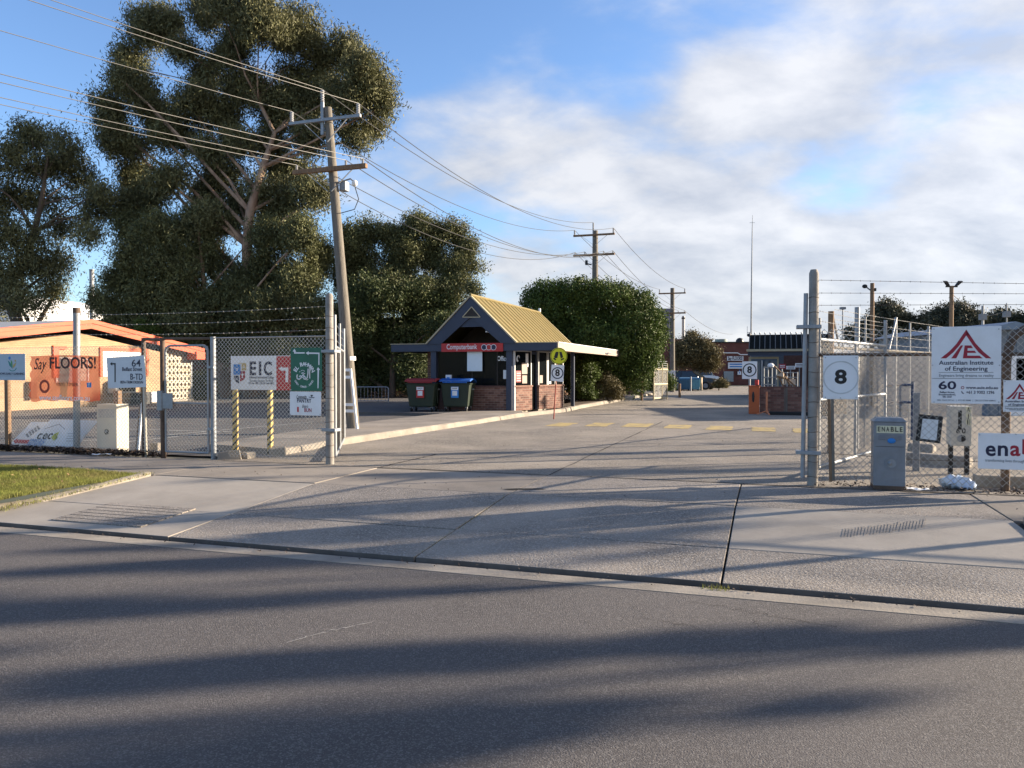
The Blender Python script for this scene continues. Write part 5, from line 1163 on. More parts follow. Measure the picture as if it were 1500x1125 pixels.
# big gum
gum = [(222, 48, 38, 34), (192, 92, 22, 22), (245, 30, 22, 22), (305, 22, 38, 26), (350, 10, 40, 24), (385, 35, 42, 34), (430, 48, 36, 34), (345, 60, 26, 26), (470, 88, 28, 30), (505, 72, 26, 24), (528, 105, 34, 30), (556, 148, 20, 30), (512, 145, 34, 30), (480, 135, 30, 26), (548, 185, 14, 12), (520, 195, 20, 20),
       (158, 168, 30, 28), (200, 140, 30, 24), (185, 205, 34, 24), (232, 168, 34, 28), (280, 150, 30, 28), (300, 110, 22, 20), (262, 205, 34, 24), (320, 170, 34, 30), (360, 130, 32, 30), (400, 150, 34, 32), (440, 120, 30, 28), (445, 165, 32, 28), (350, 210, 34, 26), (400, 205, 28, 22), (460, 205, 26, 24), (310, 225, 24, 16), (272, 72, 20, 18), (328, 88, 26, 20), (172, 120, 18, 18),
       (195, 255, 26, 20), (222, 290, 28, 24), (255, 262, 26, 22), (195, 300, 22, 22), (420, 250, 36, 28), (455, 285, 30, 30), (410, 300, 30, 30), (330, 258, 26, 20), (298, 285, 26, 22), (345, 292, 22, 20), (378, 280, 20, 18), (300, 318, 28, 20), (395, 325, 24, 20)]
Yg = 47
tree('gum_tree', 'tallest gum tree with pale limbs, behind the nearest power pole', atY(368, 588, Yg) * 1.0 - Vector((0, 0, 0)), px_clumps(gum, Yg, 2.0, seed=2, dens=.78), M_gum, M_bark, per=25, L=.26, w=.06, droop=1.0, tr0=.42, spread=.42,
     trunk=[atY(366, 596, Yg), atY(364, 470, Yg), atY(362, 360, Yg - 1.2), atY(366, 310, Yg - 1.4), atY(385, 245, Yg - 1), atY(402, 195, Yg), atY(355, 100, Yg)], shell=.45)
low = [(170, 455, 26, 16), (215, 475, 34, 18), (265, 480, 36, 18), (310, 470, 34, 20), (290, 505, 30, 14), (335, 505, 30, 16), (365, 520, 30, 16), (430, 520, 30, 18), (470, 465, 18, 26), (145, 440, 14, 16), (190, 335, 30, 24), (235, 345, 36, 30), (290, 330, 34, 30), (200, 385, 32, 28), (250, 395, 40, 32), (305, 380, 38, 34), (330, 330, 20, 22), (400, 350, 34, 26), (440, 345, 30, 30), (180, 420, 28, 24), (225, 440, 36, 28), (280, 440, 40, 30), (335, 430, 38, 32), (385, 405, 40, 36), (435, 400, 36, 34), (470, 380, 22, 36), (400, 455, 38, 26), (345, 475, 38, 20), (450, 455, 30, 30), (420, 490, 30, 18), (465, 500, 20, 28), (390, 515, 26, 16)]
tree('gum_tree', 'broad bushy gum below and in front of the tallest gum, right of the coral roof', atY(330, 582, 45.5), px_clumps(low, 45.5, 1.6, seed=4), M_gum2, M_bark, per=26, L=.22, w=.055, droop=.8, tr0=.3, spread=.38, shell=.45, trunk=[atY(330, 582, 45.5), atY(318, 500, 45.5), atY(300, 430, 45.5), atY(290, 330, 45.5)])
lg = [(45, 200, 40, 20), (95, 215, 30, 20), (15, 230, 28, 26), (65, 250, 36, 24), (115, 258, 28, 22), (20, 290, 30, 24), (80, 295, 34, 24), (140, 290, 20, 16), (128, 320, 18, 20), (95, 335, 30, 18), (5, 335, 24, 28), (45, 350, 34, 28), (90, 380, 18, 22), (55, 395, 36, 28), (10, 395, 28, 30), (78, 425, 22, 20), (35, 435, 34, 22), (150, 283, 20, 12), (158, 308, 14, 10), (132, 345, 20, 10), (100, 240, 26, 18), (-30, 300, 40, 60), (-40, 420, 50, 50)]
tree('gum_tree', 'thinner gum tree at the left photo edge with a leaning trunk', atY(50, 560, 46), px_clumps(lg, 46, 2.0, seed=6, dens=.36), M_gum, M_bark2, per=24, L=.26, w=.06, droop=.9, tr0=.4, spread=.42, shell=.4, trunk=[atY(55, 560, 46), atY(18, 450, 46), atY(5, 430, 46), atY(40, 380, 46), atY(60, 300, 46), atY(70, 230, 46)])
mid = [(560, 420, 36, 22), (605, 425, 36, 22), (650, 435, 30, 20), (590, 400, 30, 20), (512, 350, 16, 24), (508, 400, 14, 28), (506, 450, 14, 28), (530, 345, 26, 22), (570, 340, 32, 20), (612, 335, 34, 16), (655, 345, 30, 20), (680, 368, 22, 22), (530, 385, 26, 30), (575, 380, 36, 26), (625, 375, 36, 26), (670, 400, 30, 24), (692, 424, 12, 12), (520, 430, 22, 30), (640, 425, 30, 20)]
tree('broadleaf_tree', 'rounded olive tree behind the gatehouse bins, nearest left of the gold roof', atY(600, 583, 48), px_clumps(mid, 48, 1.2, seed=7), M_gum2, M_bark2, per=28, L=.17, w=.06, droop=.5, tr0=.25, spread=.30)
dk = [(545, 440, 36, 30), (595, 440, 38, 26), (640, 450, 30, 22), (560, 490, 38, 32), (610, 485, 38, 30), (650, 475, 24, 18), (540, 530, 30, 30), (585, 535, 34, 28), (530, 480, 24, 30), (610, 535, 20, 26), (525, 558, 22, 24), (562, 560, 24, 14), (604, 558, 24, 18)]
tree('broadleaf_tree', 'low dark green tree overhanging the bicycle rack and bins', atY(575, 583, 46.0), px_clumps(dk, 46, 1.5, seed=8), M_darkleaf, M_bark2, per=26, L=.17, w=.07, droop=.5, tr0=.22, spread=.30)
fig = [(800, 432, 30, 18), (845, 428, 36, 16), (890, 430, 32, 16), (928, 445, 28, 18), (785, 455, 22, 22), (830, 460, 42, 28), (885, 460, 44, 28), (935, 470, 34, 26), (958, 490, 18, 24), (820, 500, 40, 32), (870, 500, 44, 32), (920, 505, 42, 30), (950, 520, 18, 22), (850, 535, 38, 24), (895, 540, 40, 22), (935, 550, 20, 20), (815, 535, 26, 24), (790, 490, 20, 26), (880, 560, 26, 14), (912, 556, 20, 12), (850, 565, 20, 14)]
tree('clipped_fig_tree', 'dense dome shaped green tree right of the gatehouse, trimmed smooth on top', atY(862, 590, 40.5), px_clumps(fig, 40, .8, seed=9, split=0) + px_clumps(fig, 40, .6, seed=19, split=3, dens=.5), M_fig, M_bark2, per=46, L=.13, w=.065, droop=.3, tr0=.3, spread=.20, shell=.75, stray=.12)
sh = [(845, 560, 16, 22), (855, 545, 14, 16), (860, 575, 14, 12), (850, 533, 16, 10), (868, 545, 14, 12), (840, 545, 8, 14)]
tree('shrub', 'taller leafy shrub against the rear canopy post of the gatehouse', atY(850, 587, 37.5), px_clumps(sh, 37.5, .3, seed=10), M_fig, M_bark2, per=60, L=.14, w=.05, droop=.2, tr0=.05, spread=.16, stray=.3, group='garden shrubs')
sh = [(890, 568, 20, 14), (900, 575, 16, 12), (878, 574, 16, 12), (885, 556, 14, 8)]
tree('shrub', 'low round brownish shrub under the clipped dome tree', atY(890, 588, 38.5), px_clumps(sh, 38.5, .3, seed=11), M_khaki, M_bark2, per=60, L=.12, w=.035, droop=-.2, tr0=.05, spread=.15, stray=.3, group='garden shrubs')
sm = [(1005, 515, 16, 14), (1022, 505, 18, 14), (1035, 522, 16, 14), (1012, 526, 20, 12), (995, 520, 12, 16), (1032, 534, 15, 9), (1015, 495, 9, 8)]
tree('small_tree', 'khaki bushy small tree behind the parked cars', atY(1015, 568, 70), px_clumps(sm, 70, 1, seed=12), M_khaki, M_bark2, per=34, L=.2, w=.08, droop=.2, tr0=.14, spread=.3)
sh = [(1055, 561, 6, 5), (1060, 564, 5, 4), (1050, 564, 5, 4)]
tree('shrub', 'small round shrub at the right end of the parked black car', atY(1053, 570, 63), px_clumps(sh, 63, .2, seed=13), M_khaki, M_bark2, per=90, L=.16, w=.05, droop=0, tr0=.05, spread=.18, stray=.3, group='garden shrubs')
sh = [(965, 545, 16, 12), (950, 555, 16, 14), (975, 560, 12, 10)]
tree('shrub', 'bright green bush below the right flank of the clipped dome tree', atY(958, 574, 52), px_clumps(sh, 52, .3, seed=14), M_fig, M_bark2, per=50, L=.16, w=.06, droop=0, tr0=.05, spread=.22, group='garden shrubs')
sh = [(222, 483, 10, 8), (208, 478, 6, 7)]
tree('shrub', 'pale green sprig of bush just above the coral roof slope', atY(218, 560, 43), px_clumps(sh, 43, .3, seed=15), M_fig, M_bark2, per=70, L=.16, w=.04, droop=0, tr0=.04, spread=.15, stray=.3, group='garden shrubs')
sh = [(300, 560, 14, 16), (290, 578, 14, 10), (262, 585, 8, 5)]
tree('shrub', 'green bush behind the small gate, right of the breeze block screen', atY(296, 592, 42), px_clumps(sh, 42, .3, seed=16), M_gum2, M_bark2, per=60, L=.16, w=.05, droop=.2, tr0=.05, spread=.2, group='garden shrubs')
far = [('dark spreading tree behind the brown lamp pole at the right', [(1300, 462, 22, 14), (1275, 478, 16, 12), (1320, 475, 18, 12), (1250, 490, 14, 8), (1290, 490, 24, 10)]), ('thin far tree between the two lamp poles', [(1352, 475, 12, 8), (1348, 488, 16, 8)]), ('broad dark far tree behind the twin flood lamp pole', [(1380, 470, 20, 14), (1412, 458, 22, 12), (1400, 478, 26, 12), (1362, 470, 10, 10), (1430, 476, 18, 10)]), ('dark far tree at the right photo edge above the blue shed', [(1460, 466, 18, 9), (1485, 472, 16, 8), (1450, 478, 20, 8), (1520, 470, 20, 12)])]
for i, (lab, L_) in enumerate(far):
    x = sum(p[0] for p in L_) / len(L_); tree('far_tree', lab, atY(x, 560, 95), px_clumps(L_, 95, 1.5, seed=20 + i), M_far, M_bark2, per=13 if i != 1 else 6, L=.36, w=.14, droop=.4, tr0=.3, spread=.55, group='trees beyond the yard', shell=.4)
# street trees beyond the right edge of the photo; their crowns throw the long feathery shadows
rt = random.Random(21)
tS = math.tan(SUN_EL); SX, SY = math.sin(SUN_AZ), math.cos(SUN_AZ)
def street_tree(lab, D, lanes, lw=.5):
    y0 = sum(l[0] for l in lanes) / len(lanes); bx, by = SX * D, y0 + SY * D; cl = []
    for gy, x0, x1, n in lanes:
        for i in range(n):
            gx = x0 + (x1 - x0) * (i + rt.uniform(.1, .9)) / n; d = D + rt.uniform(-1.6, 1.6); h = (d - gx / SX) * tS - .2; r = rt.uniform(.35, .65)
            cl.append(((SX * d, gy + gx * 0 + SY * (d - gx / SX) + gx * .10 + rt.uniform(-.13, .13), h), (.3, .06 + lw * .25 * rt.random(), r * 1.1), 2.2))
    tree('street_tree', lab, (bx, by, -.1), cl, M_gum, M_bark2, per=20, L=.24, w=.06, droop=.9, tr0=.11, lstep=1, stray=.2, spread=.10, shell=.1, group='street trees right of the photo')
street_tree('street gum tree out of the photo to the right, nearest the road', 24, [(3.72, -4, 1.0, 3), (4.72, -5, 5, 6)], .5)
street_tree('second street gum tree out of the photo to the right, along the footpath', 27, [(5.8, -8, -1, 4), (6.05, -8, -3, 2), (7.35, -4, 0, 3), (8.2, -3, 1, 4)], .35)
street_tree('third street gum tree out of the photo to the right, inside the yard fence', 30, [(9.3, -4, 2, 4), (11.6, -3, 3, 5), (14.5, -5, 3, 3)], .3)
# ================================================================== CORAL ROOFED BUILDING AT THE LEFT
OA = R(14); oD = Vector((math.sin(OA), math.cos(OA), 0)); OB = Vector((-18.8, 33.7, 0))
ob = thing('coral_roofed_building', 'low cream brick building with a coral painted gable edge', 'building', OB, math.pi / 2 - OA)   # local x along the wall (away), local y to the left/back
def ow(px, py, off=0.0):                                    # local x,z on the wall plane
    d = ray(px, py); n = Vector((oD.y, -oD.x, 0)); t = (OB.dot(n) + off) / d.dot(n); P = d * t + Vector((0, 0, EYE)); return ((P - OB).dot(oD), P.z)
M_cream_brick = mat('cream_brick_wall', (.37, .245, .145), .85, var=.12, scale=2, bump=.1, bscale=30)
def brick_lines(m):
    nt = m.node_tree; N = nt.nodes.new; L = nt.links.new; b = nt.nodes['Principled BSDF']; tc = N('ShaderNodeTexCoord'); sp = N('ShaderNodeSeparateXYZ'); L(tc.outputs['Object'], sp.inputs[0]); cb = N('ShaderNodeCombineXYZ'); L(sp.outputs[0], cb.inputs[0]); L(sp.outputs[2], cb.inputs[1])
    br = N('ShaderNodeTexBrick'); L(cb.outputs[0], br.inputs[0]); br.inputs['Scale'].default_value = 1; br.inputs['Brick Width'].default_value = .24; br.inputs['Row Height'].default_value = .086; br.inputs['Mortar Size'].default_value = .010
    bp = N('ShaderNodeBump'); bp.inputs['Strength'].default_value = .9; bp.inputs['Distance'].default_value = .012; bp.invert = True; L(br.outputs['Fac'], bp.inputs['Height']); L(bp.outputs[0], b.inputs['Normal'])
brick_lines(M_cream_brick)
pk, sl2, xe = 3.62, .135, 5.3
MB().prism([(-7.2, 0), (xe, 0), (xe, pk - .42 - xe * sl2), (0, pk - .42), (-7.2, pk - .42 - 7.2 * sl2)], .0, 12).build('wall', M_cream_brick, ob)
OV = -.55
for s_, e in ((-1, 8.3), (1, 7.75)):
    MB().prism([(0, pk - .21), (s_ * e, pk - .21 - e * sl2), (s_ * e, pk + .02 - e * sl2), (0, pk + .02)], OV, OV + .04).build('barge_board', M_orange, ob)
    MB().prism([(0, pk + .022), (s_ * e, pk + .022 - e * sl2), (s_ * e, pk + .19 - e * sl2), (0, pk + .19)], OV - .04, OV + .04).build('barge_cap', M_orange, ob)
    MB().prism([(0, pk - .02), (s_ * e, pk - .02 - e * sl2), (s_ * e, pk + .16 - e * sl2), (0, pk + .16)], OV + .042, 12.4).build('roof', mat('pale_metal_roof', (.42, .43, .44), .5, .2, var=.08), ob)
MB().box(7.0, 7.72, OV - .1, OV + .5, pk - .45 - 7.4 * sl2, pk - .05 - 7.3 * sl2).build('gutter_end', M_orange, ob, bevel=.02)
def frame_rect(x0, x1, y0, y1, m, nm, w=.12):
    a0, z1 = ow(x0, y0); a1, z0 = ow(x1, y1)
    f = MB().box(a0 - w, a0, -.07, .0, z0, z1 + w).box(a1, a1 + w, -.07, .0, z0, z1 + w).box(a0, a1, -.07, 0, z1, z1 + w).build(nm, m, ob); return a0, a1, z0, z1, f
a0, a1, z0, z1, f = frame_rect(149, 213, 514, 551, M_orange, 'roller_door_frame', .16)
MB().box(a0, a1, -.03, .0, z0, z1).build('white_panel', M_white, f)
for k_ in range(5): zz = z0 + (z1 - z0) * (k_ + 1) / 6; MB().box(a0, a1, -.036, -.03, zz, zz + .015).build('panel_rib', M_signw, f)
a0, a1, z0, z1, f = frame_rect(82, 106, 525, 560, M_white, 'window_frame', .06); MB().box(a0, a1, -.02, .0, z0, z1).build('pane', mat('grey_pane', (.20, .23, .24), .15, var=.2), f)
a0, a1, z0, z1, f = frame_rect(114, 127, 527, 558, M_white, 'window_frame', .06); MB().box(a0, a1, -.02, .0, z0, z1).build('pane', mat('pale_blind', (.50, .46, .40), .6), f)
a0, z1 = ow(76, 506); a1, z0 = ow(96, 553); MB().box(a0, a0 + .28, -.09, .0, z0, z1).box(a0 + .28, a1, -.09, .0, z1 - .15, z1).build('orange_surround', M_orange, ob)
a0, z1 = ow(38, 559); a1, z0 = ow(47, 584); MB().box(a0, a1, -.25, .0, z0, z1).build('meter_box', M_brown_timber, ob)
for k_, (px, py, w) in enumerate(((198, 583, .72),)):
    a0, z0 = ow(188, 594); a1, z1 = ow(207, 574); MB().box(a0, a1, -.5, -.1, z0, z1).build('condenser', mat('dark_grey_metal', (.05, .05, .05), .5), ob, bevel=.03); a, z = ow(196, 584); MB().cyl((a, -.53, z), .28, .05, 20, 'y').build('fan_grille', M_black, ob)
a0, z1 = ow(214, 574); a1, z0 = ow(223, 589); MB().box(a0, a1, -.3, -.05, z0, z1).build('condenser', M_signw, ob, bevel=.02)
a0, z1 = ow(156, 558); a1, z0 = ow(186, 575); MB().box(a0, a1, -.5, -.05, z0, z1).build('bench', M_alum, ob); MB().box(a0 + .2, a1 - .1, -.55, -.5, z0 + .08, z1 - .05).build('dark_grille', M_black, ob)
# breeze block screen: each block with its round hole
bs = thing('breeze_block_screen', 'pale screen wall of round holed breeze blocks at the end of the cream building', 'screen wall', OB, math.pi / 2 - OA)
me = bpy.data.meshes.new('breeze_block'); mb = MB(); s_ = .29; n = 16; rr = .095
o_ = [];
for k_ in range(n):
    a = 2 * math.pi * k_ / n + math.pi / n; cx, cz = math.cos(a), math.sin(a); q = s_ / 2 / max(abs(cx), abs(cz)); o_.append((cx * q, cz * q, cx * rr, cz * rr))
for y in (0, .12): mb.v += [(a, y, b) for a, b, c_, d_ in o_] + [(c_, y, d_) for a, b, c_, d_ in o_]
for k_ in range(n):
    j = (k_ + 1) % n; mb.f += [(k_, j, n + j, n + k_), (2 * n + k_, 3 * n + k_, 3 * n + j, 2 * n + j), (n + k_, n + j, 3 * n + j, 3 * n + k_), (j, k_, 2 * n + k_, 2 * n + j)]
me.from_pydata(mb.v, [], mb.f); me.materials.append(mat('breeze_block_cream', (.50, .43, .33), .85, var=.08))
for i in range(7):
    for j in range(9):
        o = bpy.data.objects.new('breeze_block', me); COL.objects.link(o); o.parent = bs; o.location = (5.45 + i * .30, 0.02, .42 + j * .30 - .15)
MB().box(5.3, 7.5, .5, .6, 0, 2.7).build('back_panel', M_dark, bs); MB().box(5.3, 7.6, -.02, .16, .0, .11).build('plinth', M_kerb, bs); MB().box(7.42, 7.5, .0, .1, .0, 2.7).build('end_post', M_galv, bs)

# long red brick building behind the trees, wire pen on it
rb = thing('red_brick_building', 'long dark red brick building behind the gum trees at the left', 'building', (-15.5, 52, 0), R(-6))
MB().box(-14.5, 13.5, 0, 8, 0, 4.9).build('wall', mat('dark_red_wall', (.20, .075, .052), .9, var=.25, scale=3, bump=.2, bscale=20), rb); MB().box(-14.6, 13.6, -.1, 8.1, 4.9, 5.1).build('roof_edge', M_dark, rb)
mb = MB()
for k_ in range(34): x = -14 + k_ * .55; mb.tube([(x, -.6, 3.4), (x, -.6, 5.6 + .25 * (k_ % 3 == 0))], .022, 4)
for z in (3.9, 4.7, 5.4): mb.tube([(-14, -.6, z), (4.2, -.6, z)], .02, 4)
t = thing('wire_pen', 'rack of thin wire posts and rails above the coral roof slope', 'wire fence', (-15.5, 51, 0), R(-6)); mb.build('rails', M_galv, t, kind='stuff')
for i in range(4): MB().tube([(-14 + i * 6, -.6, 0), (-14 + i * 6, -.6, 3.5)], .05, 8).build('post', M_galv, t)
wb = thing('white_factory', 'distant white factory roof glimpsed between the two left gums', 'building', (-66, 92, 0), R(-8))
MB().box(-26, 8, 0, 20, 0, 9.0).build('wall', M_white, wb); MB().prism([(-26, 9), (8, 9), (6, 10.8), (-8, 11.6), (-24, 10.8)], 0, 20).build('roof', mat('pale_roof', (.62, .62, .62), .5), wb)
for i in range(4): MB().box(-24 + i * 7, -20 + i * 7, -.05, .02, 5, 6.5).build('window', M_dark, wb)
MB().box(-3, 9, -2.5, -.1, 7.4, 8.4).build('duct', M_white, wb)
p = atY(135, 470, 88); t = thing('steel_chimney', 'slender shiny steel chimney beside the distant white factory', 'chimney', (p.x, p.y, 0), 0); zt_ = atY(135, 395, 88).z
MB().tube([(0, 0, 0), (0, 0, zt_)], .26, 14).build('flue', M_galv, t, smooth=True); MB().tube([(0, 0, zt_ - .1), (0, 0, zt_ + .02)], .29, 14).build('rim', M_galv, t)
lw = thing('low_wall', 'pale low rendered wall behind the bicycle rack', 'wall', (-8.2, 48.6, 0), R(-4)); MB().box(-.8, 2.6, 0, .2, 0, 1.25).build('panel', M_kerb, lw, bevel=.02); MB().box(-.85, 2.65, -.03, .23, 1.25, 1.31).build('coping', M_conc, lw, bevel=.01)

# ================================================================== RIGHT SIDE OF THE DRIVE
def px_box(px0, px1, pyb): a, b = G(px0, pyb), G(px1, pyb); return a, b
A = G(1097, 606.5); B = G(1112, 606.5); k = A.y / F
t = thing('boom_barrier_box', 'orange boom barrier cabinet at the end of the low dark brick wall', 'barrier box', ((A + B) / 2)); w = (B.x - A.x)
M_obox = mat('barrier_orange', (.46, .105, .028), .6, var=.18, scale=4, dirt=(.25, .06, .03), dscale=4)
MB().box(-w / 2, w / 2, 0, .4, 0, 1.0).build('body', M_obox, t, bevel=.015); MB().box(-w / 2 - .02, w / 2 + .02, -.02, .42, 1.0, 1.03).build('lid', M_obox, t, bevel=.008); MB().ell((-.03, -.01, .62), (.045, .012, .2), 8, 8).build('keyhole_plate', M_black, t)
MB().box(.05, .2, .1, .25, 1.03, 1.06).build('lamp_base', M_black, t); MB().cyl((.09, .18, 1.14), .07, .2, 12).build('red_beacon', M_red, t, smooth=True)
A = G(1113, 604.5); t = thing('low_brick_wall', 'low dark brown brick wall right of the orange barrier cabinet', 'wall', A)
brickwork(t, (0.02, 0), (.92, 0), 0, 11, M_dkmortar, 7); brickwork(t, (.98, 0), (3.0, 0), 0, 11, M_dkmortar, 8); MB().box(.925, .975, -.015, .1, 0, .95).build('control_joint', M_timber, t)
MB().box(0, 3.0, .112, .4, 0, .94).build('core', M_brick2, t); MB().box(0, 3.02, -.02, .42, .947, .98).build('coping', M_brick2, t)
A = G(1123, 607.5); t = thing('sign_stand', 'thin orange cross footed stand in front of the low brick wall', 'stand', A, 0); MB().tube([(0, 0, .03), (0, 0, .82)], .035, 8).build('pole', mat('stand_orange', (.52, .19, .09), .6), t); MB().bar((-.35, 0, .02), (0, 0, .14), .05, .03).bar((.35, 0, .02), (0, 0, .14), .05, .03).bar((0, -.3, .02), (0, 0, .12), .05, .03).build('foot', MATS['stand_orange'], t)
A = G(1150, 608); t = thing('black_sleeper', 'dark rubber sleeper lying along the foot of the low brick wall', 'sleeper', A); MB().box(-.55, 1.4, -.1, .1, 0, .12).build('beam', M_rubber, t, bevel=.02)
Y8 = 29.0; p = atY(1098, 542, Y8); k = Y8 / F
t = thing('speed_limit_sign', 'white square 8 speed sign on a post behind the orange barrier cabinet', 'sign', (p.x, p.y, 0)); s_ = 10.5 * k
MB().box(-s_, s_, 0, .012, p.z - s_ * 1.25, p.z + s_ * 1.2).build('plate', M_signw, t, bevel=.003); MB().ring((0, p.z), s_ * .78, s_ * .93, -.0005, 36, .0012).build('limit_ring', M_black, t); text('8', .34, 0, p.z, -.003, M_black, t, bold=.035); MB().tube([(0, .04, 0), (0, .04, p.z + .1)], .035, 8).build('post', M_galv, t)
# odds and ends stored on the far side of the wall
M_ttan = mat('tan_canvas', (.46, .34, .23), .8, var=.15)
Yr = 36; p = atY(1150, 570, Yr); t = thing('folded_sunshade', 'folded tan sunshade leaning in the wire racks behind the low brick wall', 'sunshade', (p.x, p.y, 0), 0); k = Yr / F; X = lambda px: (px - 1150) * k; Z = lambda py: EYE + (544 - py) * k
MB().add([(X(1137), 0, Z(550)), (X(1147), 0, Z(544)), (X(1152), .1, Z(556)), (X(1140), .25, Z(553)), (X(1146), -.15, Z(552))], [(0, 1, 4), (1, 2, 4), (2, 3, 4), (3, 0, 4), (0, 3, 2, 1)]).build('canopy', M_ttan, t)
for a, b in (((1134, 536), (1166, 566)), ((1146, 545), (1160, 568)), ((1140, 550), (1150, 569))): MB().tube([(X(a[0]), 0, Z(a[1])), (X(b[0]), .1, Z(b[1]))], .035, 6).build('rib', M_brown_timber, t)
for lab, x0, x1, yt, z in (('left bare metal rack with white caps behind the low brick wall', 1125, 1137, 537, .3), ('right metal rack holding pale sheets behind the low brick wall', 1153, 1168, 545, .1)):
    p = atY((x0 + x1) / 2, 570, Yr + z); t = thing('metal_rack', lab, 'rack', (p.x, p.y, 0), 0, 'metal racks behind the wall'); h = EYE + (544 - yt) * k; w = (x1 - x0) * k / 2
    for sx in (-1, 1):
        for sy in (0, .6): MB().tube([(sx * w, sy, 0), (sx * w, sy, h)], .03, 6).build('upright', M_galv, t)
    for zz in (.9, 1.25, h - .05): MB().box(-w, w, 0, .6, zz, zz + .04).build('shelf', M_galv, t)
    if x0 > 1140: MB().box(-w + .05, w - .05, .1, .5, .95, 1.2).build('pale_sheet', mat('pale_stack', (.52, .46, .38), .7), t); 
    else: MB().ell((0, .2, h + .05), (w * .8, .2, .12), 10, 6).build('white_cap', M_white, t)
for lab, x0, x1, y0, y1 in (('red and white sign board on the dark wall behind the racks', 1141, 1151, 533, 540), ('pale blue sign board on a stake right of the racks', 1165, 1178, 532, 538), ('pale sign strip above the right rack', 1152, 1165, 536, 541)):
    a = atY(x0, y0, 44.0); b = atY(x1, y1, 44.0); t = thing('small_sign', lab, 'sign', (a.x, 44.0, 0), 0, 'small signs by the far building'); w = b.x - a.x; MB().box(0, w, 0, .03, b.z, a.z).build('plate', M_signw if 'red' not in lab else M_maroon, t); MB().tube([(w * .5, .05, 0), (w * .5, .05, a.z)], .03, 6).build('post', M_galv, t)
    for q in range(2): MB().box(w * .12, w * .88, -.004, -.001, b.z + (a.z - b.z) * (.25 + .35 * q), b.z + (a.z - b.z) * (.4 + .35 * q)).build('text_line', M_navy_ink if 'red' not in lab else M_signw, t)
# black roofed guard building
Yb = 46; A = atY(1097, 571, Yb); k = Yb / F; X = lambda px: (px - 1097) * k; Z = lambda py: EYE + (544 - py) * k
t = thing('black_roofed_office', 'small brick office with a steep black ribbed roof beyond the barrier', 'building', (A.x, A.y, 0), -ANG); rw = X(1206)
MB().prism([(0, 0), (0, 1)], 0, 0) if False else None
MB().add([(0, -.9, Z(513)), (rw, -.9, Z(513)), (rw, .6, Z(490)), (.03, .6, Z(490)), (rw, 2.2, Z(513)), (0, 2.2, Z(513))], [(0, 1, 2, 3), (3, 2, 4, 5), (0, 3, 5), (1, 4, 2)]).build('roof', mat('black_roof', (.012, .013, .012), .8, var=.3, scale=1.5, spec=.08), t)
mb = MB(); nr = 16
for i in range(nr):
    x = .02 + (rw - .06) * i / (nr - 1); mb.bar((x, -.92, Z(513) + .03), (x + .0, .6, Z(490) + .03), .05, .06)
mb.build('roof_rib', mat('roof_rib_grey', (.09, .09, .085), .5), t, kind='stuff'); mb = MB()
for i in range(nr): mb.ell((.02 + (rw - .06) * i / (nr - 1), .6, Z(490) + .09), (.05, .05, .05), 6, 4)
mb.build('ridge_cap', M_galv, t, kind='stuff')
MB().box(-.12, rw + .1, -1.02, -.88, Z(515.5), Z(512.3)).build('gutter', M_tan, t); MB().box(-.05, rw, -.86, -.8, Z(521.5), Z(515.6)).build('fascia', M_navy, t)
MB().box(2.0, rw - .1, 3.6, 4.5, 0, Z(514)).build('wall', M_brick2, t); MB().box(0, 2.0, 3.6, 4.5, 0, Z(514)).build('rear_wall', mat('slate_door', (.10, .13, .16), .5), t)
for x0, x1 in ((1097, 1112), (1118, 1124), (1127, 1136)): MB().box(X(x0), X(x1), 3.5, 3.56, 0, Z(527)).build('glass_door', mat('blue_grey_glass', (.11, .15, .19), .15, var=.3, scale=2), t)
MB().box(X(1113.5), X(1115), 3.4, 3.5, 0, Z(527)).build('door_frame', M_white, t); MB().box(-.02, X(1138), -.3, -.1, Z(526), Z(523)).box(X(1136), X(1138), -.3, -.1, 0, Z(526)).box(-.02, .12, -.3, -.1, 0, Z(526)).build('portal_frame', M_tan, t)
# tall antenna mast
p = atY(1100, 490, 52); t = thing('antenna_mast', 'very tall thin radio mast above the black roofed office', 'mast', (p.x, p.y, 0), 0); k = 52 / F; Z = lambda py: EYE + (544 - py) * k
MB().tube([(0, 0, 0), (.02, 0, Z(445)), (.05, 0, Z(340)), (.07, 0, Z(316))], [.07, .055, .03, .012], 8).build('pole', M_galv, t); MB().tube([(-.12, 0, Z(327)), (.22, 0, Z(327))], .012, 5).build('cross_aerial', M_galv, t); MB().tube([(-.25, 0, Z(487)), (0, 0, Z(487))], .02, 5).tube([(-.25, 0, Z(492)), (-.25, 0, Z(478))], .015, 5).build('side_aerial', M_galv, t); MB().ell((-.12, 0, Z(491)), (.16, .16, .12), 10, 6).build('camera_dome', M_black, t)

# dark brick hall at the end of the drive
Yh = 88; k = Yh / F; A = atY(945, 570, Yh); X = lambda px: (px - 945) * k; Z = lambda py: EYE + (544 - py) * k
t = thing('dark_brick_hall', 'long dark red brick hall closing the end of the drive', 'building', (A.x, A.y, 0), 0)
M_hall = mat('hall_brick', (.125, .048, .040), .9, var=.22, scale=1.5, bump=.2, bscale=12)
MB().box(X(965), X(1200), 0, 14, 0, Z(501)).build('wall', M_hall, t); MB().box(X(1040), X(1098), -.12, 0, Z(502.3), Z(500.6)).build('parapet_cap', M_dark, t); MB().tube([(X(1045), -.08, Z(517)), (X(1080), -.08, Z(517)), (X(1084), -.08, Z(519.5)), (X(1100), -.08, Z(519.5))], .06, 6).build('white_pipe', M_white, t)
MB().ell((X(1091), 2, Z(500)), (.5, .5, .5), 10, 6).build('roof_vent', M_black, t); MB().box(X(1060), X(1074), -.1, 0, Z(559), Z(544)).build('roller_door', mat('grey_door', (.26, .31, .33), .5), t)
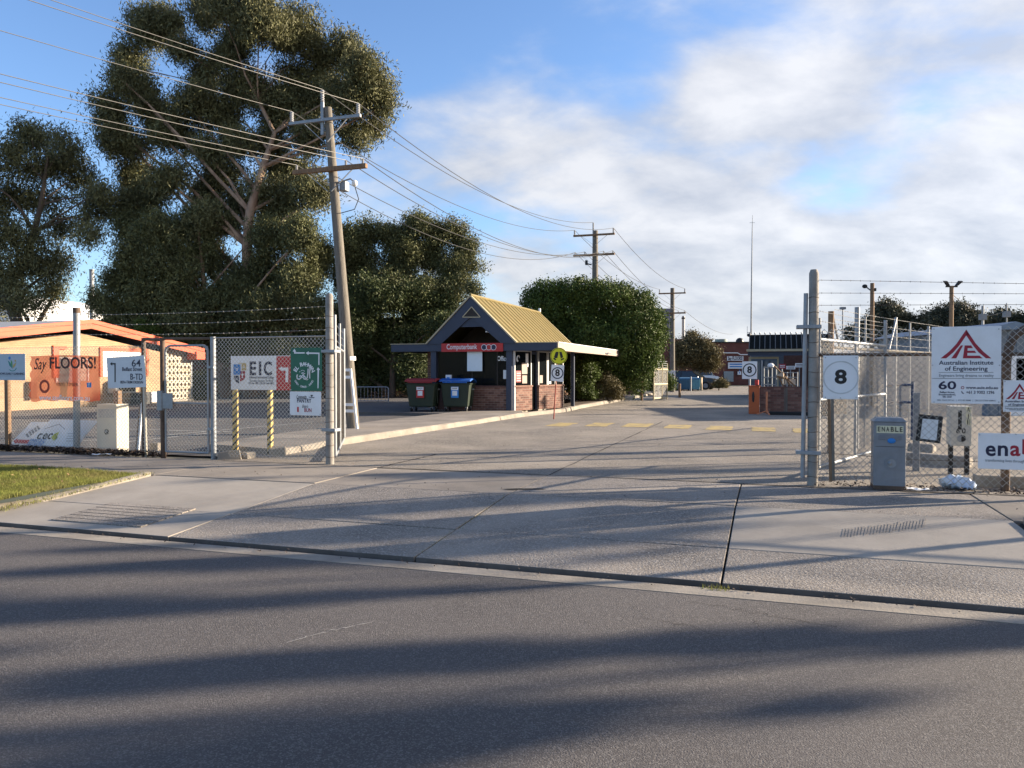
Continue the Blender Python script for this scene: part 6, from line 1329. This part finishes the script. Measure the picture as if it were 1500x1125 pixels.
for q in range(5): MB().box(X(1060) + .1, X(1074) - .1, -.13, -.1, Z(558 - q * 2.8), Z(557.4 - q * 2.8)).build('door_rib', M_galv, t)
MB().box(X(965), X(1042), .0, 1, Z(501), Z(503) + .5).build('parapet', M_hall, t)
for lab, x0, x1, y0, y1, tx in (('upper white Say FLOORS sign on the dark brick hall', 1064.5, 1088, 522, 528.3, 'Say FLOORS!'), ('lower white notice board on the dark brick hall', 1066, 1088.5, 531, 540, None), ('little square white and blue notice beside the hall door', 1080, 1085, 544, 549, None)):
    t2 = thing('wall_sign', lab, 'sign', (A.x, A.y, 0), 0, 'signs on the dark brick hall'); MB().box(X(x0), X(x1), -.2, -.05, Z(y1), Z(y0)).build('panel', M_signw, t2)
    if tx: text(tx, .55, (X(x0) + X(x1)) / 2, (Z(y0) + Z(y1)) / 2, -.21, M_navy_ink, t2, width=(X(x1) - X(x0)) * .9, bold=.03, th=.003)
    else:
        for q in range(2): MB().box(X(x0) + .15, X(x1) - .15, -.21, -.2, Z(y1) + .15 + q * .28, Z(y1) + .3 + q * .28).build('text_line', M_blue_ink, t2)
t = thing('grey_tower_block', 'plain grey rendered upper block behind the farthest power pole', 'building', (0, 100, 0), 0); k = 100 / F; X = lambda px: (px - 750) * k; Z = lambda py: EYE + (544 - py) * k
MB().box(X(945), X(983.5), 0, 12, 0, Z(452)).build('wall', mat('grey_render', (.22, .21, .22), .85, var=.1, scale=.6), t); MB().box(X(940), X(990), -3, -.2, 0, Z(503)).build('annex', M_hall, t)
for q in range(3): MB().box(X(966), X(981), -3.1, -3, Z(508 - q * 1.6) , Z(507.2 - q * 1.6)).build('louvre', M_galv, t)
for q in range(3): MB().box(X(950 + q * 10), X(956 + q * 10), -.06, 0, Z(478), Z(466)).build('window', M_dark, t)
p = atY(1011, 500, 100); t = thing('smoke_stack', 'short dark flue standing up behind the khaki small tree', 'chimney', (p.x, 104, 0), 0); MB().tube([(0, 0, 0), (0, 0, EYE + (544 - 463) * 104 / F)], .2, 10).build('flue', M_galv, t); MB().tube([(0, 0, 8.6), (0, 0, 8.8)], .26, 10).build('collar', M_black, t)
p = atY(1041, 500, 100); t = thing('water_tank', 'pale green rooftop tank above the dark brick hall', 'tank', (p.x, 95, 0), 0); MB().cyl((0, 0, 3.3), .75, 4.7 - .3, 14).build('tank', mat('tank_green', (.22, .29, .25), .6), t, smooth=True); MB().cyl((0, 0, .6), .9, 1.2, 12).build('plinth', M_kerb, t)

# ================================================================== PARKED VEHICLES
def car(name, label, loc, rz, paint, L=4.5, Wd=1.82, H=1.65, kind='suv', cat='car'):
    t = thing(name, label, cat, loc, rz, 'vehicles parked beside the drive')
    if kind == 'suv': lower = [(-L / 2, .45, .80, .80), (-L / 2 + .1, .3, .98, .9), (-L / 2 + .6, .24, 1.02, 1), (L / 2 - 1.3, .24, 1.02, 1), (L / 2 - .5, .26, .94, .97), (L / 2 - .08, .3, .82, .86), (L / 2, .42, .68, .78)]; cab = (-L / 2 + .12, -L / 2 + .5, L / 2 - 2.0, L / 2 - 1.25)
    elif kind == 'van': lower = [(-L / 2, .4, 1.05, .92), (-L / 2 + .05, .28, 1.1, .98), (L / 2 - 1.0, .26, 1.1, 1), (L / 2 - .3, .28, .98, .95), (L / 2, .4, .75, .85)]; cab = (-L / 2 + .04, -L / 2 + .12, L / 2 - 1.5, L / 2 - .7)
    else: lower = [(-L / 2, .45, .80, .80), (-L / 2 + .12, .3, .92, .92), (-L / 2 + .6, .22, .95, 1), (L / 2 - 1.2, .22, .92, 1), (L / 2 - .4, .24, .80, .95), (L / 2, .4, .62, .78)]; cab = (-L / 2 + .25, -L / 2 + 1.0, L / 2 - 1.9, L / 2 - 1.0)
    mb = MB(); n = 8
    for x, z0, z1, s_ in lower:
        w = Wd / 2 * s_; mb.v += [(x, -w * .92, z0), (x, -w, z0 + .12), (x, -w, (z0 + z1) / 2), (x, -w * .94, z1), (x, w * .94, z1), (x, w, (z0 + z1) / 2), (x, w, z0 + .12), (x, w * .92, z0)]
    for i in range(len(lower) - 1):
        for k_ in range(n): mb.f.append((i * n + k_, i * n + (k_ + 1) % n, (i + 1) * n + (k_ + 1) % n, (i + 1) * n + k_))
    mb.f += [tuple(reversed(range(n))), tuple((len(lower) - 1) * n + k_ for k_ in range(n))]
    body = mb.build('body', paint, t, smooth=True)
    zb = 1.0 if kind == 'suv' else (1.08 if kind == 'van' else .92); w0, w1 = Wd / 2 * .92, Wd / 2 * .76
    MB().hexa([(cab[0], -w0, zb - .04), (cab[3], -w0, zb - .06), (cab[3], w0, zb - .06), (cab[0], w0, zb - .04)], [(cab[1], -w1, H - .05), (cab[2], -w1, H - .05), (cab[2], w1, H - .05), (cab[1], w1, H - .05)]).build('cabin_glass', mat('car_glass', (.02, .025, .03), .08, var=.05, spec=.6), t)
    MB().hexa([(cab[1] - .03, -w1 - .02, H - .06), (cab[2] + .03, -w1 - .02, H - .06), (cab[2] + .03, w1 + .02, H - .06), (cab[1] - .03, w1 + .02, H - .06)], [(cab[1] + .08, -w1 + .08, H), (cab[2] - .08, -w1 + .08, H), (cab[2] - .08, w1 - .08, H), (cab[1] + .08, w1 - .08, H)]).build('roof', paint, t)
    for sy in (-1, 1):
        for (xa, za, xb, zb_) in ((cab[0], zb, cab[1], H - .05), (cab[3], zb - .02, cab[2], H - .05), ((cab[1] + cab[2]) / 2, zb, (cab[1] + cab[2]) / 2, H - .05)):
            MB().bar((xa, sy * w0, za - .03), (xb, sy * (w1 + .005), zb_), .07, .05).build('pillar', paint, t)
        MB().box(L / 2 - .12, L / 2 - .02, sy * Wd * .40 - .17, sy * Wd * .40 + .1, .66, .80).build('headlight', mat('lamp_clear', (.7, .72, .74), .1), t); MB().box(-L / 2 - .01, -L / 2 + .1, sy * Wd * .40 - .12, sy * Wd * .40 + .06, .72, .95).build('tail_light', M_red, t)
        MB().ell((cab[3] - .25, sy * (Wd / 2 + .08), zb + .06), (.07, .1, .07), 8, 6).build('mirror', paint, t)
        for x in (-L / 2 + .85, L / 2 - .85):
            wh = MB().cyl((x, sy * (Wd / 2 - .1), .34), .34, .24, 22, 'y').build('wheel', M_rubber, t, smooth=True); MB().cyl((x, sy * (Wd / 2 - .085), .34), .21, .24, 10, 'y').build('rim', M_galv, wh)
    MB().box(L / 2 - .04, L / 2 + .012, -.45, .45, .48, .60).build('grille', M_black, t)
    return t
M_pblack = mat('car_black', (.014, .015, .018), .22, .1, var=.05, spec=.6); M_pwhite = mat('car_white', (.72, .73, .74), .3, var=.03, spec=.5); M_pblue = mat('car_dark_blue', (.02, .03, .055), .25, .1, var=.05, spec=.6)
g_ = G(1030, 571); car('parked_car', 'black car parked beyond the blue skip, front to the drive', (g_.x - .6, g_.y + 1.5, 0), R(-28), M_pblack, L=4.5, H=1.58)
g_ = G(1002, 566); car('parked_car', 'white hatchback parked behind the blue skip, left of the black car', (g_.x - .6, g_.y + 1, 0), R(-20), M_pwhite, L=4.2, H=1.6, kind='hatch')
g_ = G(1034, 564); car('parked_van', 'pale van parked behind the black car', (g_.x - .5, g_.y + 1, 0), R(-15), M_pwhite, L=4.8, H=1.95, kind='van', cat='van')
g_ = G(983, 572); car('parked_car', 'dark blue car parked at the foot of the farthest power pole', (g_.x - .3, g_.y + 1.5, 0), R(-25), M_pblue, L=4.3, H=1.5, kind='hatch')
def skip(lab, px0, px1, pyb, pyt, m, mm):
    A, B = G(px0, pyb), G(px1, pyb); w = B.x - A.x; h = (pyb - pyt) * A.y / F; t = thing('skip_bin', lab, 'skip bin', (A + B) / 2, R(-8), 'skip bins')
    MB().hexa([(-w / 2 * .9, 0, .12), (w / 2 * .9, 0, .12), (w / 2 * .9, 1.2, .12), (-w / 2 * .9, 1.2, .12)], [(-w / 2, -.15, h - .12), (w / 2, -.15, h - .12), (w / 2, 1.35, h - .12), (-w / 2, 1.35, h - .12)]).build('body', m, t)
    MB().hexa([(-w / 2 - .03, -.18, h - .12), (w / 2 + .03, -.18, h - .12), (w / 2 + .03, 1.38, h - .12), (-w / 2 - .03, 1.38, h - .12)], [(-w / 2, -.1, h - .02), (w / 2, -.1, h - .02), (w / 2, 1.3, h + .04), (-w / 2, 1.3, h + .04)]).build('lid', mm, t)
    for i in range(4): x = -w / 2 * .8 + w * .8 * i / 3; MB().bar((x * .92, -.03, .14), (x, -.17, h - .13), .06, .05).build('rib', m, t)
    for x in (-1, 1): MB().cyl((x * w * .36, .25, .08), .08, .06, 10, 'x').build('wheel', M_rubber, t); MB().cyl((x * w * .36, .95, .08), .08, .06, 10, 'x').build('wheel', M_rubber, t)
M_sb = mat('skip_blue', (.035, .12, .22), .55, var=.15); M_sb2 = mat('skip_pale_blue', (.10, .30, .42), .5, var=.15)
skip('darker blue skip bin, nearer the farthest power pole', 996.5, 1011.5, 572.5, 553.5, M_sb, M_sb); skip('paler blue skip bin right of the darker one', 1013.5, 1025, 572.5, 553.5, M_sb2, M_sb)
p = G(1012, 573); t = thing('steel_bollard', 'thin pale steel bollard between the two blue skip bins', 'bollard', p); MB().tube([(0, 0, 0), (0, 0, 1.1)], .06, 10).build('tube', M_galv, t); MB().ell((0, 0, 1.1), (.06, .06, .04), 10, 6).build('cap', M_galv, t)
p = G(1026.5, 572); t = thing('upright_board', 'narrow tan upright board at the right end of the skips', 'board', p); MB().box(-.07, .07, 0, .8, 0, 1.05).build('panel', M_ttan, t, bevel=.01)
# posts and leftovers on the left side of the drive
for i, (px, pyb, pyt, m, r, lab) in enumerate(((995.5, 582, 562, M_brown_timber, .075, 'single dark timber bollard at the roadside before the skips'), (940, 586.5, 538, M_brown_timber, .07, 'tall rusty steel post at the kerb left of the pale mesh gate'), (945.5, 573, 551, M_cpost, .075, 'nearer grey timber post behind the tall rusty post'), (950, 572, 554, M_cpost, .06, 'farther grey timber post behind the tall rusty post'))):
    p = G(px, pyb); h = (pyb - pyt) * p.y / F; t = thing('roadside_post', lab, 'post', p, 0, 'posts along the left of the drive'); MB().tube([(0, 0, -.05), (0, 0, h - .03), (0, 0, h)], [r, r, r * .7], 10).build('shaft', m, t); MB().tube([(0, 0, h * .85), (0, 0, h * .88)], r * 1.06, 10).build('band', M_rust, t)
A, B = G(957.5, 587), G(977, 585.5); t = thing('mesh_gate_panel', 'upright pale mesh gate panel standing at the left roadside', 'gate', A, math.atan2(B.y - A.y, B.x - A.x)); w = (B - A).length; k = A.y / F; Z = lambda py: (587 - py) * k
for x in (0, w * .63, w): MB().tube([(x, 0, .02), (x, 0, Z(533 if x < .1 else 532))], .04, 8).build('frame_post', M_tan, t)
MB().tube([(w * .33, 0, .1), (w * .33, 0, Z(541))], .025, 8).build('frame_post', M_galv, t)
for z in (.12, Z(563), Z(541)): MB().tube([(0, 0, z), (w, 0, z)], .05, 8).build('rail', M_tan, t)
chain_link(MB(), 0, w, .12, Z(541), pitch=.075, r=.004).build('chain_link_mesh', M_wire, t, kind='stuff')
for q in range(4): MB().tube([(0, 0, Z(541) + .1 + q * .11), (w, 0, Z(541) + .1 + q * .11)], .012, 5).build('wire', M_galv, t)
A = atY(910, 566, 50); t = thing('directory_board', 'dark blue directory board with white arrows under the clipped dome tree', 'sign', (A.x, A.y, 0), 0); k = 50 / F; X = lambda px: (px - 910) * k; Z = lambda py: EYE + (544 - py) * k
MB().box(X(909), X(938), 0, .06, Z(564), Z(551)).build('panel', M_navy, t)
for px, py in ((912.5, 554.5), (933, 554.5), (933, 559), (933, 563)): MB().prism([(X(px - 2), Z(py)), (X(px), Z(py - 1)), (X(px), Z(py - .3)), (X(px + 2), Z(py - .3)), (X(px + 2), Z(py + .3)), (X(px), Z(py + .3)), (X(px), Z(py + 1))], -.012, -.002).build('arrow', M_signw, t)
MB().ring((X(922), Z(557.5)), .17, .21, -.002, 20, .01).build('emblem', M_signw, t)
for px in (911, 936): MB().tube([(X(px), .1, 0), (X(px), .1, Z(551))], .05, 8).build('post', M_galv, t)
A = atY(924, 566, 58); t = thing('glazed_screen', 'pale green glazed panel seen under the clipped dome tree', 'panel', (A.x, A.y, 0), 0); k = 58 / F; MB().box(-.45, .6, 0, .1, .6, EYE + 8 * k).build('pane', mat('pale_green_glass', (.16, .36, .28), .3), t); MB().box(-.5, -.45, -.02, .12, 0, EYE + 8.5 * k).box(.6, .65, -.02, .12, 0, EYE + 8.5 * k).box(-.45, .6, -.02, .12, .52, .6).build('frame', M_tan, t)
A = G(918, 580); t = thing('brick_ramp_wall', 'dark red brick ramp wall low beside the drive under the dome tree', 'wall', (A.x - .2, A.y + .6, 0), 0); MB().prism([(0, 0), (1.9, 0), (0, .55)], 0, .25).build('wedge', M_brick2, t); MB().bar((0, .12, .57), (1.95, .12, .02), .3, .05).build('coping', M_kerb, t)
# lamp poles in the yard
def lamp_pole(lab, px, pyt, Y, m, twin):
    p = atY(px, 520, Y); k = Y / F; h = EYE + (544 - pyt) * k; t = thing('yard_lamp', lab, 'lamp pole', (p.x, p.y, 0), 0, 'lamp poles in the yard'); MB().tube([(0, 0, 0), (0, 0, h)], [.10, .085], 10).build('pole', m, t, smooth=True)
    if twin:
        MB().box(-.25, .25, -.04, .04, h - .06, h).build('crossbar', M_black, t)
        for sx in (-1, 1): MB().hexa([(sx * .18 - .05, -.12, h), (sx * .18 + .05, -.12, h), (sx * .18 + .05, .02, h), (sx * .18 - .05, .02, h)], [(sx * .34 - .08, -.16, h + .18), (sx * .34 + .08, -.16, h + .18), (sx * .34 + .08, -.04, h + .22), (sx * .34 - .08, -.04, h + .22)]).build('flood_lamp', M_black, t)
    else:
        MB().tube([(0, 0, h - .38), (-.12, 0, h - .28), (-.28, 0, h - .16)], .03, 6).build('arm', M_galv, t); MB().ell((-.33, 0, h - .14), (.12, .09, .09), 10, 8).build('lamp_head', M_black, t, smooth=True); MB().box(.07, .16, -.05, .05, h - .35, h - .22).build('sensor', M_black, t)
lamp_pole('brown yard lamp pole with a single lamp, nearer the tall ringed post', 1277, 415, 34, M_brown_timber, False)
lamp_pole('brown yard lamp pole carrying two flood lamps, above the institute board', 1393, 419, 34, M_brown_timber, True)
for px, pyt, Y, w, lab in ((1234, 450, 40, .07, 'thin pole with a little camera between ringed post and lamp'), (1439, 448, 34, .12, 'short square post with a box, above the institute board'), (1474, 444, 34, .05, 'thin pole with a square box at the right photo edge')):
    p = atY(px, 520, Y); h = EYE + (544 - pyt) * Y / F; t = thing('camera_pole', lab, 'pole', (p.x, p.y, 0), 0, 'small poles in the yard'); MB().tube([(0, 0, 0), (0, 0, h)], w / 2, 8).build('pole', M_galv, t); MB().box(-.12, .12, -.12, .12, h - (.12 if Y == 40 else .62), h - (0 if Y == 40 else .36)).build('box', M_gbox, t)
wire('thin slack cable drooping from the twin flood lamp pole to the post with a box', Vector((atY(1396, 520, 34).x, 34, 4.9)), Vector((atY(1438, 520, 34).x, 34, 4.15)), .12, .015, M_cable)
wire('thin slack cable between the two small poles at the right photo edge', Vector((atY(1440, 520, 34).x, 34, 4.0)), Vector((atY(1472, 520, 34).x, 34, 4.2)), .05, .015, M_alcable)
# blue grey sheds in the yard
M_shed = mat('shed_blue_grey', (.17, .20, .23), .6, .1, var=.1, scale=2); M_shr = mat('shed_roof_blue', (.16, .22, .29), .55, .1, var=.1)
def shed(lab, px0, px1, Y, zt, dep, rise, rz=0.0):
    A, B = atY(px0, 560, Y), atY(px1, 560, Y); w = B.x - A.x; t = thing('metal_shed', lab, 'shed', (A.x, Y, 0), rz, 'sheds in the yard'); MB().box(0, w, 0, dep, 0, zt).build('wall', M_shed, t)
    n = int(w / .3); mb = MB()
    for i in range(n): mb.box(i * .3 + .1, i * .3 + .2, -.035, 0, .02, zt - .02)
    mb.build('wall_rib', M_shed, t, kind='stuff')
    MB().prism([(-.25, zt), (w + .25, zt), (w / 2, zt + rise)], -.3, dep + .3).build('roof', M_shr, t); MB().box(w * .3, w * .3 + 1.0, -.06, -.04, .0, 2.1).build('door', M_white, t); MB().box(w * .62, w * .62 + 1.2, -.06, -.04, 1.0, 2.0).build('window', M_dark, t)
shed('blue gabled metal shed at the right photo edge behind the bent post', 1446, 1512, 27, 3.0, 8, .28)
shed('long low blue roofed metal shed behind the inner mesh fence', 1322, 1425, 38, 2.5, 9, .4)
shed('pale portable cabin behind the right drive gate, left of the blue frame', 1213, 1300, 47, 2.6, 5, .2)
